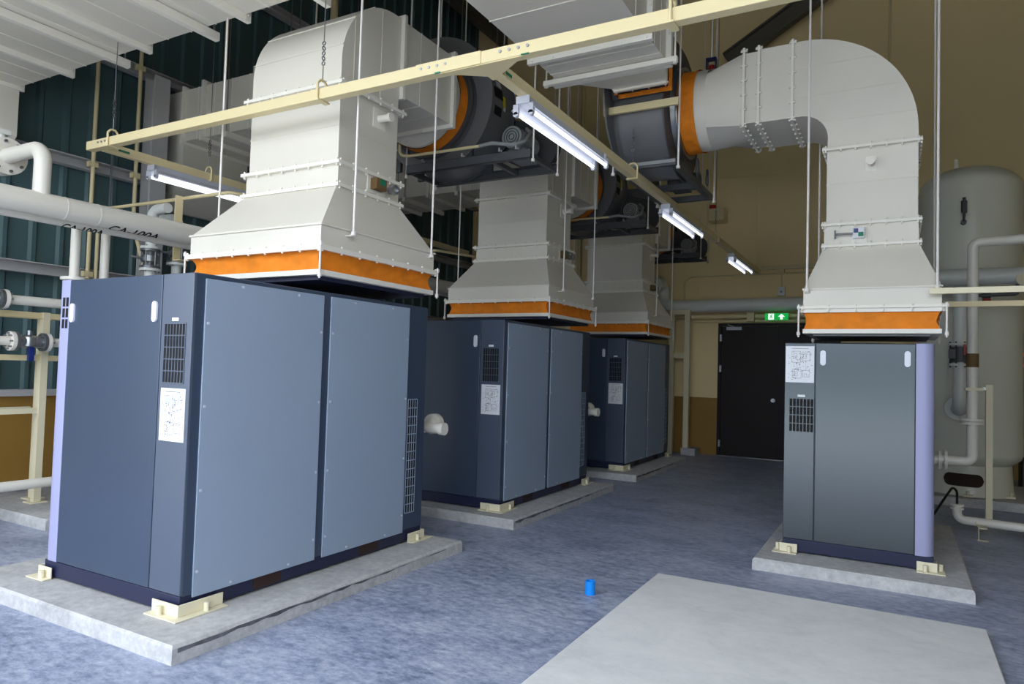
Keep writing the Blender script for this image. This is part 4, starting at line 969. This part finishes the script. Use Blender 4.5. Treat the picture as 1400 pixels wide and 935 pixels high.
# strip-built so it hugs the curve
mb = MB(); vs = []; N = 24
for i in range(N+1):
    u = -.21+.42*i/N; d = max(0, abs(u)-.135); hh = math.sqrt(max(0, .075**2-d*d)); a = math.radians(-101)+u/(R*.84)
    for s_ in (-1, 1): vs.append((tx+R*.842*math.cos(a), ty+R*.842*math.sin(a), .285+s_*hh))
mb.add(vs, [(2*i, 2*i+2, 2*i+3, 2*i+1) for i in range(N)]); mb.build('access_hole', 'brown', skirt)
for a in (-35, -95, -150): MB().box(tx+R*.86*math.cos(math.radians(a))-.05, ty+R*.86*math.sin(math.radians(a))-.05, .10, tx+R*.86*math.cos(math.radians(a))+.05, ty+R*.86*math.sin(math.radians(a))+.03, .125).cyl((tx+R*.9*math.cos(math.radians(a)), ty+R*.9*math.sin(math.radians(a)), .12), (tx+R*.9*math.cos(math.radians(a)), ty+R*.9*math.sin(math.radians(a)), .17), .018, 10).build('anchor_lug', 'cream', o)
g = MB().cyl((.665, 9.72, 3.32), (.665, 9.66, 3.32), .03).tube([(.665, 9.66, 3.33), (.665, 9.62, 3.38), (.665, 9.62, 3.44)], .014).cyl((.665, 9.62, 3.42), (.665, 9.62, 3.56), .032, 14).cyl((.665, 9.62, 3.56), (.665, 9.62, 3.60), .018)
g.build('safety_valve', 'fandark', o)
MB().box(.60, 10.2, 4.08, .64, 10.24, 4.22).build('lifting_lug', 'tank', o)

o = thing('main_pipe', (.8, 9.1, 2.5), 'thick grey-white level pipe in front of the tank', 'pipe')
MB().cyl((-.2, 9.15, 2.60), (2.2, 9.15, 2.605), .092, 28).build('pipe_run', 'pipegrey', o)
MB().cyl((1.16, 9.06, 2.55), (1.16, 9.02, 2.55), .07, 20).build('branch_cap', 'paleyel', o)
dv = MB().tube([(1.12, 9.15, 2.52), (1.12, 9.15, 2.40), (.74, 9.15, 2.39)], .018, .03).cyl((.88, 9.15, 2.39), (.80, 9.15, 2.39), .03, 12).build('drain_valve', 'fandark', o); MB().cyl((.84, 9.12, 2.33), (.84, 9.12, 2.35), .04, 12).build('drain_handle', 'red', dv)
o = thing('riser_pipe', (.615, 7.9, .6), 'slim white vertical pipe in front of the tank with elbows at top and bottom', 'pipe')
x_, y_ = .618, 7.9
MB().tube([(2.0, y_, 2.80), (x_, y_, 2.775), (x_, y_, .685), (.36, y_, .685)], .047, .07, 20, 10).build('pipe_run', 'pipe', o)
for z in (1.04, 1.07): MB().cyl((x_, y_, z), (x_, y_, z+.025), .095, 28).build('pipe_flange', 'pipe', o)
MB().cyl((.42, y_, .685), (.395, y_, .685), .095, 28).cyl((.37, y_, .685), (.345, y_, .685), .095, 28).build('pipe_flange', 'pipe', o)
MB().cyl((x_, y_, 1.58), (x_, y_, 1.71), .052, 20).build('pipe_wrap', 'gland', o)
MB().cyl((.345, y_, .685), (.20, y_, .685), .047, 18).build('pipe_stub', 'pipe', o)
MB().box(x_-.06, y_-.055, 1.36, x_+.09, y_+.055, 1.385).build('pipe_clip', 'paleyel', o)
o = thing('inlet_pipe', (.61, 9.35, 1.1), 'grey-white vertical pipe with a black wafer valve, entering the tank', 'pipe')
MB().tube([(.62, 9.35, 2.55), (.62, 9.35, 1.13), (.62, 9.68, 1.13)], .078, .14, 22, 10).build('pipe_run', 'pipegrey', o)
MB().cyl((.62, 9.66, 1.13), (.62, 9.69, 1.13), .14, 28).build('pipe_flange', 'pipegrey', o)
for z in (1.63, 1.86): MB().cyl((.62, 9.35, z-.014), (.62, 9.35, z+.014), .125, 28).build('valve_flange', 'pipegrey', o)
mb = MB().cyl((.62, 9.35, 1.66), (.62, 9.35, 1.83), .10, 24).box(.50, 9.23, 1.70, .56, 9.3, 1.80)
for i in range(8): a = 2*PI*i/8+.3; mb.cyl((.62+.11*math.cos(a), 9.35+.11*math.sin(a), 1.60), (.62+.11*math.cos(a), 9.35+.11*math.sin(a), 1.89), .010, 6)
mb.build('valve_body', 'fandark', o); MB().box(.64, 9.22, 1.74, .66, 9.24, 1.86).build('valve_lever', 'red', o)

o = thing('cable_tray_rail', (1.0, 5.93, 2.08), 'upper pale cream rail starting at the right hood and leaving the view', 'rail', 'pale cream rails beside the right hood')
MB().box(.20, 5.915, 2.076, 3.0, 5.955, 2.118).build('rail_bar', 'paleyel', o)
o = thing('cable_tray_rail', (1.2, 7.0, 2.07), 'lower yellow rail behind the right hood, below the upper cream rail', 'rail', 'pale cream rails beside the right hood')
MB().box(.34, 6.98, 2.075, 3.2, 7.02, 2.121).build('rail_bar', 'yel', o)
o = thing('pipe_post', (.81, 8.56, 0), 'slim cream post standing on the floor in front of the tank', 'post')
MB().box(.785, 8.54, .01, .843, 8.60, 1.416).build('post', 'paleyel', o); MB().box(.68, 8.46, 0, .97, 8.68, .012).build('base_plate', 'pipegrey', o)
MB().box(.755, 8.535, 1.36, .785, 8.56, 1.39).build('pipe_clip', 'steel', o)
o = thing('drain_pipe', (.9, 8.1, .1), 'white floor pipe at the lower right, with elbow turned up to a cable', 'pipe')
MB().tube([(.50, 7.90, .27), (.50, 7.90, .135), (2.4, 7.66, .125)], .040, .07, 18).build('pipe_run', 'pipe', o)
for z in (.23, .262): MB().cyl((.50, 7.90, z), (.50, 7.90, z+.018), .056, 20).build('collar', 'pipe', o)
MB().box(.645, 7.66, 0, .725, 7.70, .006).box(.65, 7.66, 0, .656, 7.70, .125).box(.65, 7.66, .11, .72, 7.90, .117).build('floor_bracket', 'cream', o)
MB().tube([(.645, 7.88, .10), (.645, 7.835, .13), (.645, 7.88, .175)], .006).build('pipe_clamp', 'cream', o)
o = thing('cable', (.3, 7.7, .2), 'black cable looping from the right cabinet into the floor pipe', 'cable')
MB().tube([(.226, 7.2, .20), (.30, 7.45, .24), (.40, 7.7, .37), (.46, 7.85, .44), (.50, 7.90, .40), (.50, 7.90, .28)], .011, .09, 10).build('cable_run', 'cable', o)
o = thing('control_panel', (1.75, 11.4, 0), 'dark control panel with red digits at the right edge', 'panel')
MB().box(1.43, 11.25, 0, 2.0, 11.6, 2.1).build('panel_case', 'fandark', o, .01)
for z in (1.80, 1.66): MB().box(1.435, 11.244, z, 1.49, 11.25, z+.04).build('red_display', 'led', o)
# blue pipe offcut
o = thing('pipe_offcut', (-1.729, 4.25, 0), 'bright blue plastic pipe offcut standing on the floor', 'offcut')
MB().ring((-1.729, 4.25, 0), (-1.729, 4.25, .085), .033, .027, 32).build('pipe_sleeve', 'blue', o); MB().cyl((-1.729, 4.25, .0), (-1.729, 4.25, .06), .027, 24).build('inner_fill', 'blue', o)

# ------------------------------------------------------------------ light: open bay behind the camera, lamps inside
w = bpy.data.worlds.new('sky'); bpy.context.scene.world = w; w.use_nodes = True
bg = w.node_tree.nodes['Background']; bg.inputs['Color'].default_value = (.84, .91, 1.0, 1); bg.inputs['Strength'].default_value = 2.25
sc = bpy.context.scene
sc.view_settings.view_transform = 'Standard'; sc.view_settings.look = 'None'; sc.view_settings.gamma = 1; sc.view_settings.use_curve_mapping = False
sc.view_settings.exposure = 1.08
